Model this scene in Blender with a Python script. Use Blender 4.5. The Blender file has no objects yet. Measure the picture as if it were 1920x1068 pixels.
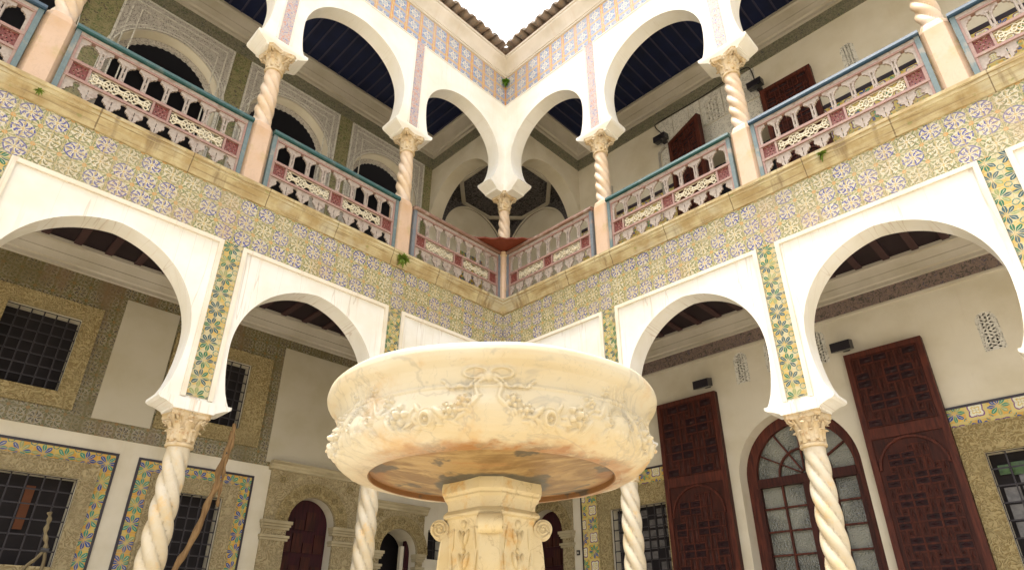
import bpy, bmesh, math, random
import numpy as np
from math import sin, cos, pi, sqrt, radians, floor, atan2, hypot
from mathutils import Vector, Matrix
from mathutils.geometry import tessellate_polygon
random.seed(7)
SC = bpy.context.scene
COL = SC.collection

# ------------------------------------------------------------------ camera, sky, sun, exposure
CAMP = Vector((7.5904, -7.3722, 1.5))
def cam_axes():
    a = radians(135) - .0182; t = .4758; r = -.0039
    fw = Vector((cos(a)*cos(t), sin(a)*cos(t), sin(t)))
    rt = Vector((sin(a), -cos(a), 0)); up = rt.cross(fw)
    return fw, rt*cos(r) + up*sin(r), -rt*sin(r) + up*cos(r)
fw_, rt_, up_ = cam_axes()
cd = bpy.data.cameras.new('camera'); cam = bpy.data.objects.new('camera', cd); COL.objects.link(cam)
m = Matrix((rt_, up_, -fw_)).transposed().to_4x4(); m.translation = CAMP
cam.matrix_world = m
cd.sensor_width = 36; cd.lens = 1173.446/1920*36
cd.shift_x = -(977.52-960)/1920; cd.shift_y = (583.18-534)/1920
cd.clip_start = .05; cd.clip_end = 2000
SC.camera = cam

W = bpy.data.worlds.new('World'); SC.world = W; W.use_nodes = True
wn = W.node_tree.nodes; wl = W.node_tree.links; wn.clear()
wo = wn.new('ShaderNodeOutputWorld'); bg = wn.new('ShaderNodeBackground'); sky = wn.new('ShaderNodeTexSky')
sky.sky_type = 'NISHITA'; sky.sun_disc = False; sky.sun_elevation = radians(52); sky.sun_rotation = radians(215)
sky.dust_density = 6; sky.air_density = 1.0; sky.ozone_density = 1.0
hs = wn.new('ShaderNodeHueSaturation'); hs.inputs['Saturation'].default_value = .22
tint = wn.new('ShaderNodeMix'); tint.data_type = 'RGBA'; tint.blend_type = 'MULTIPLY'; tint.inputs[0].default_value = 1
tint.inputs[7].default_value = (1.0, .99, .97, 1)
wl.new(sky.outputs[0], hs.inputs['Color']); wl.new(hs.outputs[0], tint.inputs[6]); wl.new(tint.outputs[2], bg.inputs['Color'])
bg.inputs['Strength'].default_value = .15
wl.new(bg.outputs[0], wo.inputs['Surface'])
sd = bpy.data.lights.new('sun', 'SUN'); sun = bpy.data.objects.new('sun', sd); COL.objects.link(sun)
sd.energy = 1.5; sd.angle = radians(16); sd.color = (1, .965, .91)
SUN_DIR = Vector((-.09, -.125, .97)).normalized()      # towards the sun
sun.rotation_euler = SUN_DIR.to_track_quat('Z', 'Y').to_euler()
sky.sun_elevation = math.asin(SUN_DIR.z); sky.sun_rotation = atan2(SUN_DIR.x, SUN_DIR.y)
SC.view_settings.view_transform = 'Standard'; SC.view_settings.look = 'None'
SC.view_settings.gamma = 1; SC.view_settings.exposure = 1.78
SC.render.engine = 'CYCLES'
SC.cycles.diffuse_bounces = 6; SC.cycles.max_bounces = 8; SC.cycles.glossy_bounces = 2

# ------------------------------------------------------------------ node expression helper
class Mat:
    def __init__(s, name):
        s.mat = bpy.data.materials.new(name); s.mat.use_nodes = True
        s.t = s.mat.node_tree; s.t.nodes.clear()
        s.out = s.t.nodes.new('ShaderNodeOutputMaterial'); s.b = s.t.nodes.new('ShaderNodeBsdfPrincipled')
        s.t.links.new(s.b.outputs[0], s.out.inputs[0])
    def n(s, k): return s.t.nodes.new(k)
    def put(s, sock, v):
        if isinstance(v, X): s.t.links.new(v.s, sock)
        elif isinstance(v, (tuple, list)): sock.default_value = (v[0], v[1], v[2], 1) if len(sock.default_value) == 4 else v
        else: sock.default_value = v
    def math(s, op, *a):
        n = s.n('ShaderNodeMath'); n.operation = op
        for i, v in enumerate(a): s.put(n.inputs[i], v)
        return X(s, n.outputs[0])
    def uv(s):
        n = s.n('ShaderNodeUVMap'); n.uv_map = 'UVMap'; sp = s.n('ShaderNodeSeparateXYZ'); s.t.links.new(n.outputs[0], sp.inputs[0])
        return X(s, n.outputs[0]), X(s, sp.outputs[0]), X(s, sp.outputs[1])
    def obj(s):
        n = s.n('ShaderNodeTexCoord'); sp = s.n('ShaderNodeSeparateXYZ'); s.t.links.new(n.outputs['Object'], sp.inputs[0])
        return X(s, n.outputs['Object']), X(s, sp.outputs[0]), X(s, sp.outputs[1]), X(s, sp.outputs[2])
    def vec(s, x, y, z=0.0):
        n = s.n('ShaderNodeCombineXYZ'); s.put(n.inputs[0], x); s.put(n.inputs[1], y); s.put(n.inputs[2], z); return X(s, n.outputs[0])
    def noise(s, v, scale, detail=3, rough=.55, dist=0.0):
        n = s.n('ShaderNodeTexNoise'); s.put(n.inputs['Vector'], v); n.inputs['Scale'].default_value = scale
        n.inputs['Detail'].default_value = detail; n.inputs['Roughness'].default_value = rough; n.inputs['Distortion'].default_value = dist
        return X(s, n.outputs[0])
    def voro(s, v, scale, feat='F1', rnd=1.0):
        n = s.n('ShaderNodeTexVoronoi'); n.feature = feat; s.put(n.inputs['Vector'], v); n.inputs['Scale'].default_value = scale
        n.inputs['Randomness'].default_value = rnd
        return X(s, n.outputs[0])
    def white(s, v):
        n = s.n('ShaderNodeTexWhiteNoise'); n.noise_dimensions = '3D'; s.put(n.inputs[0], v); return X(s, n.outputs[0])
    def mix(s, f, a, b, bl='MIX'):
        n = s.n('ShaderNodeMix'); n.data_type = 'RGBA'; n.blend_type = bl; s.put(n.inputs[0], f); s.put(n.inputs[6], a); s.put(n.inputs[7], b)
        return X(s, n.outputs[2])
    def ramp(s, v, lo, hi, a=0.0, b=1.0, smooth=True):
        n = s.n('ShaderNodeMapRange'); n.interpolation_type = 'SMOOTHSTEP' if smooth else 'LINEAR'
        s.put(n.inputs[0], v); s.put(n.inputs[1], lo); s.put(n.inputs[2], hi); s.put(n.inputs[3], a); s.put(n.inputs[4], b)
        return X(s, n.outputs[0])
    def bump(s, h, strength=.5, dist=.01):
        n = s.n('ShaderNodeBump'); s.put(n.inputs['Height'], h); n.inputs['Strength'].default_value = strength; n.inputs['Distance'].default_value = dist
        s.t.links.new(n.outputs[0], s.b.inputs['Normal'])
    def done(s, col, rough=.6, spec=.5, metal=0.0):
        s.put(s.b.inputs['Base Color'], col); s.put(s.b.inputs['Roughness'], rough); s.put(s.b.inputs['Metallic'], metal)
        s.b.inputs['Specular IOR Level'].default_value = spec
        return s.mat
class X:
    def __init__(s, m, sock): s.m = m; s.s = sock
    def __add__(s, o): return s.m.math('ADD', s, o)
    __radd__ = __add__
    def __sub__(s, o): return s.m.math('SUBTRACT', s, o)
    def __rsub__(s, o): return s.m.math('SUBTRACT', o, s)
    def __mul__(s, o): return s.m.math('MULTIPLY', s, o)
    __rmul__ = __mul__
    def __truediv__(s, o): return s.m.math('DIVIDE', s, o)
    def __lt__(s, o): return s.m.math('LESS_THAN', s, o)
    def __gt__(s, o): return s.m.math('GREATER_THAN', s, o)
    def floor(s): return s.m.math('FLOOR', s)
    def fract(s): return s.m.math('FRACT', s)
    def abs(s): return s.m.math('ABSOLUTE', s)
    def sin(s): return s.m.math('SINE', s)
    def cos(s): return s.m.math('COSINE', s)
    def sqrt(s): return s.m.math('SQRT', s)
def vmin(a, b): return a.m.math('MINIMUM', a, b)
def vmax(a, b): return a.m.math('MAXIMUM', a, b)

def mat_plaster(name, col, var=.06, stain=.0, rough=.75, crack=True):
    M = Mat(name); v, x, z, = M.uv()
    n1 = M.noise(v, 1.3, 4); n2 = M.noise(v, 14, 4)
    c2 = tuple(c*(1-var*3)*k for c, k in zip(col, (1, .97, .88)))
    c = M.mix(M.ramp(n1, .35, .75), col, c2)
    c = M.mix(M.ramp(n2, .62, .78, 0, .25), c, tuple(q*.8 for q in col))
    if stain:
        st = M.noise(M.vec(x*9, z*.35), 1.0, 4, .6)
        c = M.mix(M.ramp(st, .57, .72, 0, stain), c, (.55, .40, .27))
        st2 = M.noise(M.vec(x*30+7, z*.5), 1.0, 2, .6)
        c = M.mix(M.ramp(st2, .68, .74, 0, stain*.8), c, (.42, .32, .26))
    if stain:
        ck = M.noise(M.vec(x*1.6, z*.07), 2.0, 3, .5)
        c = M.mix(M.ramp((ck-.5).abs(), .0045, .0012, 0, stain*.8), c, (.47, .38, .30))
        pt = M.noise(v, .9, 2); c = M.mix(M.ramp(pt, .55, .57, 0, .10), c, tuple(a*.86 for a in col))
    M.bump(n1*.6 + n2*.25 + M.noise(v, 60, 2)*.1, .35, .02)
    return M.done(c, rough, .25)

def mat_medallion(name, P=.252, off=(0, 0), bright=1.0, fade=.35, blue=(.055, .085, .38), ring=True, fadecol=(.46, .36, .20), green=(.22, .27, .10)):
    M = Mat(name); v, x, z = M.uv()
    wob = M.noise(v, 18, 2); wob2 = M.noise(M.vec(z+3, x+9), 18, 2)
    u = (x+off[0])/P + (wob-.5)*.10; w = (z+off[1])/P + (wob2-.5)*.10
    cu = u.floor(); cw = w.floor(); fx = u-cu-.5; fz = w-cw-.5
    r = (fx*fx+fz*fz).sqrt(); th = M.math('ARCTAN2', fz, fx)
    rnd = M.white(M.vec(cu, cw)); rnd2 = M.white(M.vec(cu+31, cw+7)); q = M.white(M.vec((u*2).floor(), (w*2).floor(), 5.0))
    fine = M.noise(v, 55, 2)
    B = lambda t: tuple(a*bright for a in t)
    # corner leaves between medallions
    cx = .5-fx.abs(); cz = .5-fz.abs(); cr = (cx*cx+cz*cz).sqrt()
    scr = M.noise(v, 90, 2, .5, 1.0)
    c = M.mix(M.ramp(fine, .47, .53), B(green), B((.52, .45, .27)))
    th2 = M.math('ARCTAN2', cz, cx)
    c = M.mix((((th2*8).sin() > .1)*(cr < .30)*(cr > .12)), c, B((.66, .58, .36)))
    c = M.mix(((th2*8+1.6).sin() > .35)*(cr < .36), c, B((.14, .20, .05)))
    c = M.mix(cr < .10, c, B((.62, .28, .05)))
    # medallion
    inner = r < .43
    white = B((.72, .66, .50))
    st = M.mix(rnd > .30, B((.17, .17, .05)), B(blue))
    mc = M.mix(rnd2*.4, white, B((.54, .45, .24)))
    mc = M.mix(((th*8 + (r*22).sin()*.9).sin() > .42)*(r > .10)*(r < .37), mc, st)
    mc = M.mix(((th*4).cos() > .86)*(r < .36)*(fine > .44), mc, B((.42, .38, .14)))
    mc = M.mix((((r-.22).abs()) < .026)*((th*8).cos() > -.1)*(fine > .45), mc, st)
    mc = M.mix((((r-.30).abs()) < .020)*((th*8+1.0).cos() > .2), mc, B((.50, .36, .12)))
    mc = M.mix(r < .05, mc, B((.60, .38, .08)))
    c = M.mix(inner, c, mc)
    if ring:
        br = M.noise(v, 15, 2) > .47
        c = M.mix(((r-.41).abs() < .030)*br, c, st)
    c = M.mix(M.ramp((scr-.5).abs(), .022, .004, 0, .7), c, B((.26, .17, .08)))
    # grout
    gx = ((u*2).fract()-.5).abs(); gz = ((w*2).fract()-.5).abs()
    c = M.mix(vmax(gx, gz) > .474, c, B((.52, .38, .14)))
    f2 = M.noise(v, 1.7, 3)
    c = M.mix(M.ramp(f2, .42, .70, 0, fade), c, B(fadecol))
    c = M.mix(M.ramp(q, .0, 1, 0, .22), c, B((.50, .44, .27)))
    wash = M.noise(M.vec(x*2+4, z*.7), 1.0, 3)
    c = M.mix(M.ramp(wash, .55, .72, 0, fade*1.1), c, B((.46, .30, .17)))
    M.bump(M.ramp(vmax(gx, gz), .46, .49, 1, 0) + fine*.3, .4, .003)
    return M.done(c, .38, .45)

def mat_palmette(name, P=.23, off=(0, 0), bright=1.0, bg_=(.62, .50, .27), bg2=(.66, .42, .08), g1=(.03, .24, .13), g2=(.03, .07, .28), alt=False):
    M = Mat(name); v, x, z = M.uv()
    wob = M.noise(v, 16, 2)
    u = (x+off[0])/P + (wob-.5)*.10; w = (z+off[1])/P + (M.noise(M.vec(z, x+5), 16, 2)-.5)*.10
    cu = u.floor(); cw = w.floor(); fx = u-cu-.5; fz = w-cw-.5
    r = (fx*fx+fz*fz).sqrt(); th = M.math('ARCTAN2', fz, fx)
    B = lambda t: tuple(a*bright for a in t)
    n = M.noise(v, 9, 3)
    rnd = M.white(M.vec(cu+3, cw))
    c = M.mix(M.ramp(n, .43, .57), B(bg_), B(bg2))
    ang = ((th*8/(2*pi)+.5).fract()-.5).abs()*(2*pi/8)
    wid = (r*pi/.52).sin()
    leaf = (ang < wid*.33)*(r > .07)*(r < .49)
    k = (th*8/(2*pi)+.5).floor()
    lk = M.white(M.vec(k, cw, cu))
    lc = M.mix(lk > .45, B(g2), B(g1)); lc = M.mix(lk > .82, lc, B((.30, .34, .12)))
    c = M.mix(leaf, c, lc)
    c = M.mix(((ang < .035)*(r < .42)), c, B((.60, .58, .40)))
    cx = .5-fx.abs(); cz = .5-fz.abs(); cr = (cx*cx+cz*cz).sqrt()
    c = M.mix((cr < .17)*(cr > .12), c, B((.10, .22, .16)))
    c = M.mix(vmin(fx.abs(), fz.abs())+r*.05 < .022, c, B((.62, .33, .06)))
    if alt:   # every second tile group carries a cream star
        par = ((cu+cw)*.5).fract() > .25
        sr = r + (th*4).cos()*.06
        sc = M.mix(sr < .34, B((.62, .50, .16)), B((.70, .68, .52)))
        sc = M.mix(((sr-.36).abs() < .035), sc, B((.16, .05, .20)))
        sc = M.mix(((sr-.16).abs() < .03), sc, B((.62, .45, .10)))
        c = M.mix(par, c, sc)
    gx = ((u*2).fract()-.5).abs(); gz = ((w*2).fract()-.5).abs()
    c = M.mix(vmax(gx, gz) > .478, c, B((.50, .42, .22)))
    c = M.mix(M.ramp(M.noise(v, 2.1, 3), .5, .75, 0, .35), c, B((.50, .40, .24)))
    M.bump(M.ramp(vmax(gx, gz), .46, .49, 1, 0)+n*.3, .4, .003)
    return M.done(c, .35, .45)

def mat_frieze(name):
    M = Mat(name); v, x, z = M.uv(); P = .352
    u = x/P + (M.noise(v, 14, 2)-.5)*.06; w = (z-13.06)/P + (M.noise(M.vec(z, x), 14, 2)-.5)*.06
    cu = u.floor(); cw = w.floor(); fx = u-cu-.5; fz = w-cw-.5
    r = (fx*fx+fz*fz).sqrt(); th = M.math('ARCTAN2', fz, fx)
    mx = vmax(fx.abs(), fz.abs()); mn = vmin(fx.abs(), fz.abs()); rnd = M.white(M.vec(cu, cw))
    c = M.mix(M.ramp(rnd, 0, 1), (.30, .34, .36), (.22, .31, .42))
    c = M.mix(((mx < .40)*(mn < .05)), c, (.58, .57, .50))
    c = M.mix(((((th*8).sin()+(r*30).sin()*.5) > .55)*(mx < .38)), c, (.12, .15, .34))
    c = M.mix(((r-.2).abs() < .03), c, (.62, .52, .36))
    c = M.mix(((mx-.37).abs() < .018), c, (.28, .24, .46))
    bar = fx.abs() > .385
    c = M.mix(mx > .405, c, (.42, .34, .22))
    c = M.mix(bar*(M.noise(v, 22, 2) > .42), c, (.52, .25, .04))
    c = M.mix((fz.abs() > .42)*(M.noise(v, 25, 2) > .5), c, (.55, .31, .08))
    g = ((u*2).fract()-.5).abs()
    c = M.mix(g > .48, c, (.62, .48, .26))
    c = M.mix(M.ramp(M.noise(v, 1.1, 3), .4, .7, 0, .35), c, (.44, .40, .36))
    M.bump(M.noise(v, 9, 2), .3, .004)
    return M.done(c, .35, .5)

def mat_speckle(name, cols, scale=26, rough=.45):
    M = Mat(name); v, x, z = M.uv()
    a = M.noise(v, scale, 2, .5, 1.5); b = M.noise(M.vec(z+4, x+2), scale*.8, 2, .5, 1.5)
    c = M.mix(M.ramp(a, .42, .55), cols[0], cols[1]); c = M.mix(M.ramp(b, .54, .60), c, cols[2]); c = M.mix(M.ramp(b, .40, .36), c, cols[3])
    gx = ((x/.125).fract()-.5).abs(); gz = ((z/.125).fract()-.5).abs()
    c = M.mix(vmax(gx, gz) > .475, c, tuple(q*.9 for q in cols[1]))
    M.bump(a, .3, .004)
    return M.done(c, rough, .4)

def mat_carved(name, col, dark, scale=16, depth=.02):
    """low relief scrollwork: contour lines of a smooth field read as curling stems"""
    M = Mat(name); v, x, z = M.uv()
    f = M.noise(v, scale*.42, 1, .4, 1.6); f2 = M.noise(M.vec(z+3, x+8), scale*.8, 1, .4, .8)
    h = M.ramp((f*34).sin(), -.5, .8)*.65 + M.ramp((f2*26).sin(), -.2, .9)*.45
    g = M.noise(v, 60, 3)
    c = M.mix(M.ramp(h+g*.25, .15, .95), dark, col)
    c = M.mix(M.ramp(M.noise(v, 2.2, 4), .4, .7, 0, .5), c, tuple(a*.72 for a in col))
    M.bump(h+g*.2, .8, depth*.7)
    return M.done(c, .8, .2)

def mat_stucco(name, col=(.50, .47, .43), dark=(.17, .16, .15), scale=34):
    M = Mat(name); v, x, z = M.uv()
    f = M.voro(v, scale, 'DISTANCE_TO_EDGE', .7); s = M.noise(v, scale*.5, 2, .5, 1.2)
    hole = M.ramp(f, .10, .22)*M.ramp(s, .42, .52)
    c = M.mix(hole*.85, col, dark)
    c = M.mix(M.ramp(M.noise(v, 1.4, 3), .4, .7, 0, .3), c, tuple(a*.75 for a in col))
    M.bump(hole*-1.0, .8, .012)
    return M.done(c, .85, .15)

def mat_marble(name, col, vein, stain=None, rough=.35, sc=2.2, rust=False, vs=.30):
    M = Mat(name); v, x, y, z = M.obj()
    n = M.noise(v, sc, 5, .6, .8)
    f = ((n-.5).abs() < .012)
    n3 = M.noise(v, sc*2.6, 5, .62, 1.4)
    c = M.mix(M.ramp(M.noise(v, sc*.7, 4), .38, .68), col, tuple(a*b for a, b in zip(col, (.93, .84, .66))))
    c = M.mix(M.ramp((n-.5).abs(), .016, .0, 0, vs), c, vein)
    c = M.mix(M.ramp((n3-.52).abs(), .008, .0, 0, vs*.8), c, vein)
    if stain: c = M.mix(M.ramp(M.noise(v, sc*1.8, 5, .65), .52, .70, 0, .8), c, stain)
    if rust:
        rr = (x*x+y*y).sqrt(); e = M.noise(v, 16, 5, .65); e2 = M.noise(v, 5, 4)
        # rust and lime run along the lower edge of the bowl and over its underside
        band = M.ramp(z + (e-.5)*.045 + (e2-.5)*.035, 2.030, 2.010)*M.ramp(rr, .40, .45)*M.ramp(rr, .60, .56)*M.ramp(x+y*.6+(e2-.5)*.6, -.62, .12, .25, 1)
        c = M.mix(band*M.ramp(e2, .30, .50, .5, .95), c, (.27, .115, .025))
        c = M.mix(band*M.ramp(e, .50, .60, 0, .8), c, (.10, .06, .02))
        und = M.ramp(z, 2.034, 2.026)*M.ramp(rr, .466, .452)
        blot = M.noise(v, 4.2, 4, .6, 1.0)
        c = M.mix(und*.85, c, (.62, .40, .15))
        c = M.mix(und*M.ramp(blot, .52, .66, 0, .85), c, (.74, .52, .26))
        c = M.mix(und*M.ramp(rr + (e2-.5)*.16, .38, .45, 0, .85), c, (.42, .20, .06))
        c = M.mix(und*M.ramp(M.noise(v, 6.5, 4, .6), .58, .66, 0, .9), c, (.12, .09, .05))
        c = M.mix(und*M.ramp(rr+(e-.5)*.05, .235, .20, 0, .8), c, (.10, .085, .05))
    M.bump(M.noise(v, 40, 3)*.25+n3*.3, .25, .006)
    return M.done(c, rough, .45)

def mat_under(name):  # stain tones, darkened further to put the shade under the bowl into the colour
    M = Mat(name); v, x, y, z = M.obj(); rr = (x*x+y*y).sqrt()
    e = M.noise(v, 16, 5, .65); e2 = M.noise(v, 5, 4); b = M.noise(v, 4.2, 4, .6, 1.0)
    st = M.noise(M.vec((x+y)*2, (x-y)*14), 1.0, 5, .65, .6)
    c = M.mix(M.ramp(b, .40, .62), (.17, .095, .03), (.30, .195, .075))
    c = M.mix(M.ramp(st, .50, .68, 0, .75), c, (.40, .28, .12))
    c = M.mix(M.ramp(st, .42, .32, 0, .6), c, (.30, .15, .05))
    c = M.mix(M.ramp(rr+(e2-.5)*.16, .39, .45, 0, .9), c, (.20, .085, .02))
    c = M.mix(M.ramp(M.noise(v, 6.5, 4, .6), .56, .63, 0, .9), c, (.07, .055, .035))
    c = M.mix(M.ramp(rr+(e-.5)*.06, .225, .20, 0, .9), c, (.06, .055, .04))
    M.bump(e, .3, .01)
    return M.done(c, .5, .4)

def mat_wood(name, col, col2, rough=.45, sc=1.0):
    M = Mat(name); v, x, z = M.uv()
    g = M.noise(M.vec(x*28*sc, z*3*sc), 1.0, 4, .6); g2 = M.noise(v, 3, 3)
    c = M.mix(M.ramp(g, .35, .68), col, col2); c = M.mix(M.ramp(g2, .4, .7, 0, .5), c, tuple(a*.6 for a in col))
    M.bump(g, .4, .004)
    return M.done(c, rough, .22)

def mat_paint(name, col, wear=(.55, .47, .38), amt=.5, rough=.55, sc=9):
    M = Mat(name); v, x, y, z = M.obj()
    n = M.noise(v, sc, 5, .65); n2 = M.noise(v, sc*4, 3)
    c = M.mix(M.ramp(n2, .3, .7), col, tuple(a*.82 for a in col))
    c = M.mix(M.ramp(n, .53, .66, 0, amt), c, wear)
    M.bump(n, .3, .004)
    return M.done(c, rough, .35)

def mat_sill(name):
    M = Mat(name); v, x, z = M.uv()
    g = M.noise(M.vec(x*1.2, z*26), 1.0, 4, .6); n = M.noise(v, 2.3, 5, .65)
    c = M.mix(M.ramp(n, .38, .62), (.47, .395, .225), (.33, .24, .11))
    c = M.mix(M.ramp(g, .54, .66, 0, .75), c, (.20, .135, .06))
    c = M.mix(M.ramp(M.noise(v, 1.1, 3), .56, .66, 0, .6), c, (.46, .43, .32))
    joint = ((x/1.05 + (M.noise(M.vec(x*.3, 2.0), 3, 1)-.5)*.5).fract()-.5).abs() < (.002 + n*.010)
    c = M.mix(joint*M.ramp(M.noise(v, 9, 3), .35, .5, .2, .85), c, (.12, .08, .04))
    drip = M.noise(M.vec(x*5+2, z*.8), 1.0, 4, .6)
    c = M.mix(M.ramp(drip, .55, .68, 0, .75), c, (.17, .115, .06))
    c = M.mix(M.ramp(M.noise(v, 6, 4), .64, .72, 0, .6), c, (.17, .20, .05))
    M.bump(g*.5+n*.5, .5, .01)
    return M.done(c, .7, .25)

def mat_simple(name, col, rough=.5, metal=0.0, spec=.5, noise=.15, em=None):
    M = Mat(name); v, x, y, z = M.obj(); n = M.noise(v, 12, 4)
    c = M.mix(M.ramp(n, .3, .7), col, tuple(a*(1-noise) for a in col))
    if em: M.put(M.b.inputs['Emission Color'], em); M.b.inputs['Emission Strength'].default_value = 1
    return M.done(c, rough, spec, metal)

def mat_ceiling(name, col, line):
    M = Mat(name); v, x, z = M.uv()
    n = M.noise(v, 3, 4)
    c = M.mix(M.ramp(n, .35, .7), col, tuple(a*.7 for a in col))
    return M.done(c, .6, .3)

def mat_glass(name):
    M = Mat(name); v, x, z = M.uv()
    n = M.voro(v, 55, 'SMOOTH_F1'); n2 = M.noise(v, 1.6, 2)
    c = M.mix(M.ramp(n2, .35, .65), (.075, .08, .068), (.19, .195, .16))
    M.bump(n, .9, .012)
    return M.done(c, .18, .9)

MT = dict(
    plaster=mat_plaster('white_plaster', (.77, .755, .715), .04, .62),
    plaster_up=mat_plaster('white_plaster_upper', (.80, .78, .73), .03, .18),
    plaster_in=mat_plaster('gallery_plaster', (.64, .595, .495), .05, .12),
    plaque=mat_plaster('smooth_plaque_plaster', (.47, .43, .34), .04),
    trim=mat_plaster('trim_plaster', (.70, .64, .54), .05, .5),
    moulding=mat_plaster('moulding_plaster', (.50, .46, .39), .07),
    cornice=mat_plaster('cornice_plaster', (.66, .60, .52), .07, .2),
    medal=mat_medallion('medallion_tiles', off=(0, -6.10), bright=.80, blue=(.028, .04, .30), green=(.19, .225, .085), fade=.30, fadecol=(.36, .28, .16)),
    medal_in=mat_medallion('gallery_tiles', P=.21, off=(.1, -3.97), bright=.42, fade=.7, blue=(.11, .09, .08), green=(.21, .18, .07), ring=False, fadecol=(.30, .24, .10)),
    palm=mat_palmette('palmette_tiles', P=.228, off=(.114, 0), bright=.74, bg_=(.60, .52, .30), bg2=(.62, .42, .10), g1=(.015, .15, .06), g2=(.03, .09, .10)),
    palm_win=mat_palmette('window_border_tiles', P=.25, bright=.85, bg_=(.60, .44, .10), bg2=(.62, .33, .04), g1=(.03, .25, .16)),
    palm_star=mat_palmette('star_border_tiles', P=.25, bright=.95, bg_=(.62, .48, .12), bg2=(.62, .36, .05), alt=True),
    frieze=mat_frieze('frieze_tiles'),
    speck=mat_speckle('pilaster_tiles', ((.38, .34, .36), (.50, .40, .34), (.50, .24, .18), (.14, .16, .34)), 22),
    dark_tile=mat_speckle('dark_frieze_tiles', ((.18, .165, .11), (.24, .22, .16), (.10, .12, .07), (.07, .075, .08)), 20),
    dark_tile_low=mat_speckle('brown_frieze_tiles', ((.20, .15, .13), (.26, .19, .16), (.09, .08, .07), (.10, .09, .12)), 20),
    green_tile=mat_speckle('green_pier_tiles', ((.22, .20, .10), (.28, .25, .14), (.12, .15, .06), (.09, .08, .06)), 18),
    carved=mat_carved('carved_stone', (.40, .325, .17), (.23, .17, .075), 17),
    carved_grey=mat_carved('carved_grey_stone', (.42, .35, .21), (.26, .205, .11), 15),
    portal=mat_plaster('portal_stone', (.44, .38, .25), .12, .2, .8),
    stucco=mat_stucco('carved_stucco'),
    stucco_w=mat_stucco('white_carved_stucco', (.66, .64, .58), (.30, .29, .26), 30),
    marble=mat_marble('fountain_marble', (.52, .465, .345), (.24, .22, .19), (.46, .29, .12), .4, 1.9, rust=True, vs=.34),
    under=mat_under('stained_shaded_underside'),
    marble_ped=mat_marble('pedestal_marble', (.54, .45, .27), (.30, .22, .12), (.50, .27, .06), .45, 5.0, vs=.5),
    column=mat_marble('column_marble', (.56, .50, .39), (.45, .36, .24), (.60, .42, .20), .45, 3.2),
    column_up=mat_marble('upper_column_marble', (.60, .48, .37), (.55, .42, .30), (.66, .50, .34), .5, 3.0),
    capital=mat_marble('capital_stone', (.56, .46, .31), (.28, .18, .09), (.36, .20, .08), .7, 9),
    post=mat_marble('post_stone', (.52, .365, .255), (.40, .29, .20), (.42, .31, .15), .55, 2.6),
    wood=mat_wood('dark_red_wood', (.060, .015, .010), (.024, .008, .007), .55),
    wood_hi=mat_wood('red_wood_frame', (.105, .027, .016), (.040, .011, .009), .55),
    wood_dk=mat_wood('dark_panel_wood', (.028, .008, .010), (.013, .006, .008), .55),
    door_in=mat_wood('portal_door_wood', (.045, .008, .012), (.022, .006, .009), .6),
    iron=mat_simple('dark_iron', (.045, .04, .045), .5, .6),
    dark=mat_simple('unlit_interior', (.012, .009, .011), .9),  # near-black: the shade of unlit rooms is put into the colour
    dark_up=mat_simple('unlit_upper_interior', (.010, .010, .018), .9),  # bluish black, room shade painted in as colour
    black_line=mat_simple('black_tile_line', (.022, .014, .024), .4),
    ceil_up=mat_ceiling('navy_ceiling', (.005, .011, .050), None),
    beam_up=mat_simple('navy_beam', (.035, .033, .070), .6),
    ceil_low=mat_ceiling('plum_ceiling', (.020, .010, .014), None),
    beam_low=mat_simple('plum_beam', (.050, .020, .022), .6),
    sill=mat_sill('stained_sill_stone'),
    brick=mat_plaster('eroded_brick', (.42, .25, .14), .14, .3, .9),
    rooftile=mat_marble('roof_tile_clay', (.30, .24, .20), (.12, .13, .13), (.14, .17, .15), .75, 7),
    pink=mat_paint('pink_paint', (.31, .185, .155), (.30, .24, .18), .8),
    pale=mat_paint('pale_pink_paint', (.37, .31, .265), (.22, .155, .12), .7),
    red=mat_paint('red_paint', (.16, .036, .028), (.45, .33, .26), .5, sc=40),
    teal=mat_paint('teal_paint', (.012, .065, .062), (.14, .15, .13), .35, sc=5),
    bluep=mat_paint('blue_paint', (.018, .050, .085), (.14, .15, .15), .3, sc=5),
    greyb=mat_paint('grey_blue_paint', (.15, .17, .19), (.28, .21, .17), .7, sc=5),
    lblue=mat_paint('light_blue_paint', (.12, .165, .17), (.32, .27, .21), .6, sc=5),
    brownrail=mat_paint('bare_wood_rail', (.20, .11, .075), (.36, .30, .24), .5, sc=6),
    lattice=mat_paint('lattice_paint', (.60, .54, .40), (.48, .38, .24), .5, sc=14),
    board=mat_paint('orange_red_board', (.17, .036, .015), (.10, .03, .015), .35, sc=5),
    dome=mat_carved('dark_carved_boards', (.13, .12, .12), (.035, .03, .035), 12),
    glass=mat_glass('pebbled_glass'),
    green_gl=mat_simple('green_pane', (.05, .12, .02), .35, noise=.6),
    grey_gl=mat_simple('grey_pane', (.16, .15, .15), .25, noise=.4),
    switch=mat_simple('switch_plastic', (.50, .48, .42), .4),
    lamp=mat_simple('floodlight_housing', (.015, .012, .018), .4),
    lampglass=mat_simple('floodlight_glass', (.03, .03, .04), .1),
    cable=mat_simple('black_cable', (.02, .018, .018), .5),
    pipe=mat_simple('grey_conduit', (.40, .38, .34), .5),
    vine=mat_wood('dry_vine_bark', (.30, .19, .09), (.16, .09, .04), .85),
    rope=mat_wood('frayed_pale_fibre', (.20, .16, .09), (.10, .075, .045), .9),
    leaf=mat_simple('fern_green', (.20, .42, .03), .5, noise=.5),
    moss=mat_simple('moss_green', (.20, .30, .03), .8, noise=.5),
    floor=mat_marble('courtyard_marble', (.42, .38, .31), (.30, .27, .22), (.40, .33, .22), .5, 1.3),
    curtain=mat_simple('orange_cloth', (.13, .045, .018), .9),
)

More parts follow.
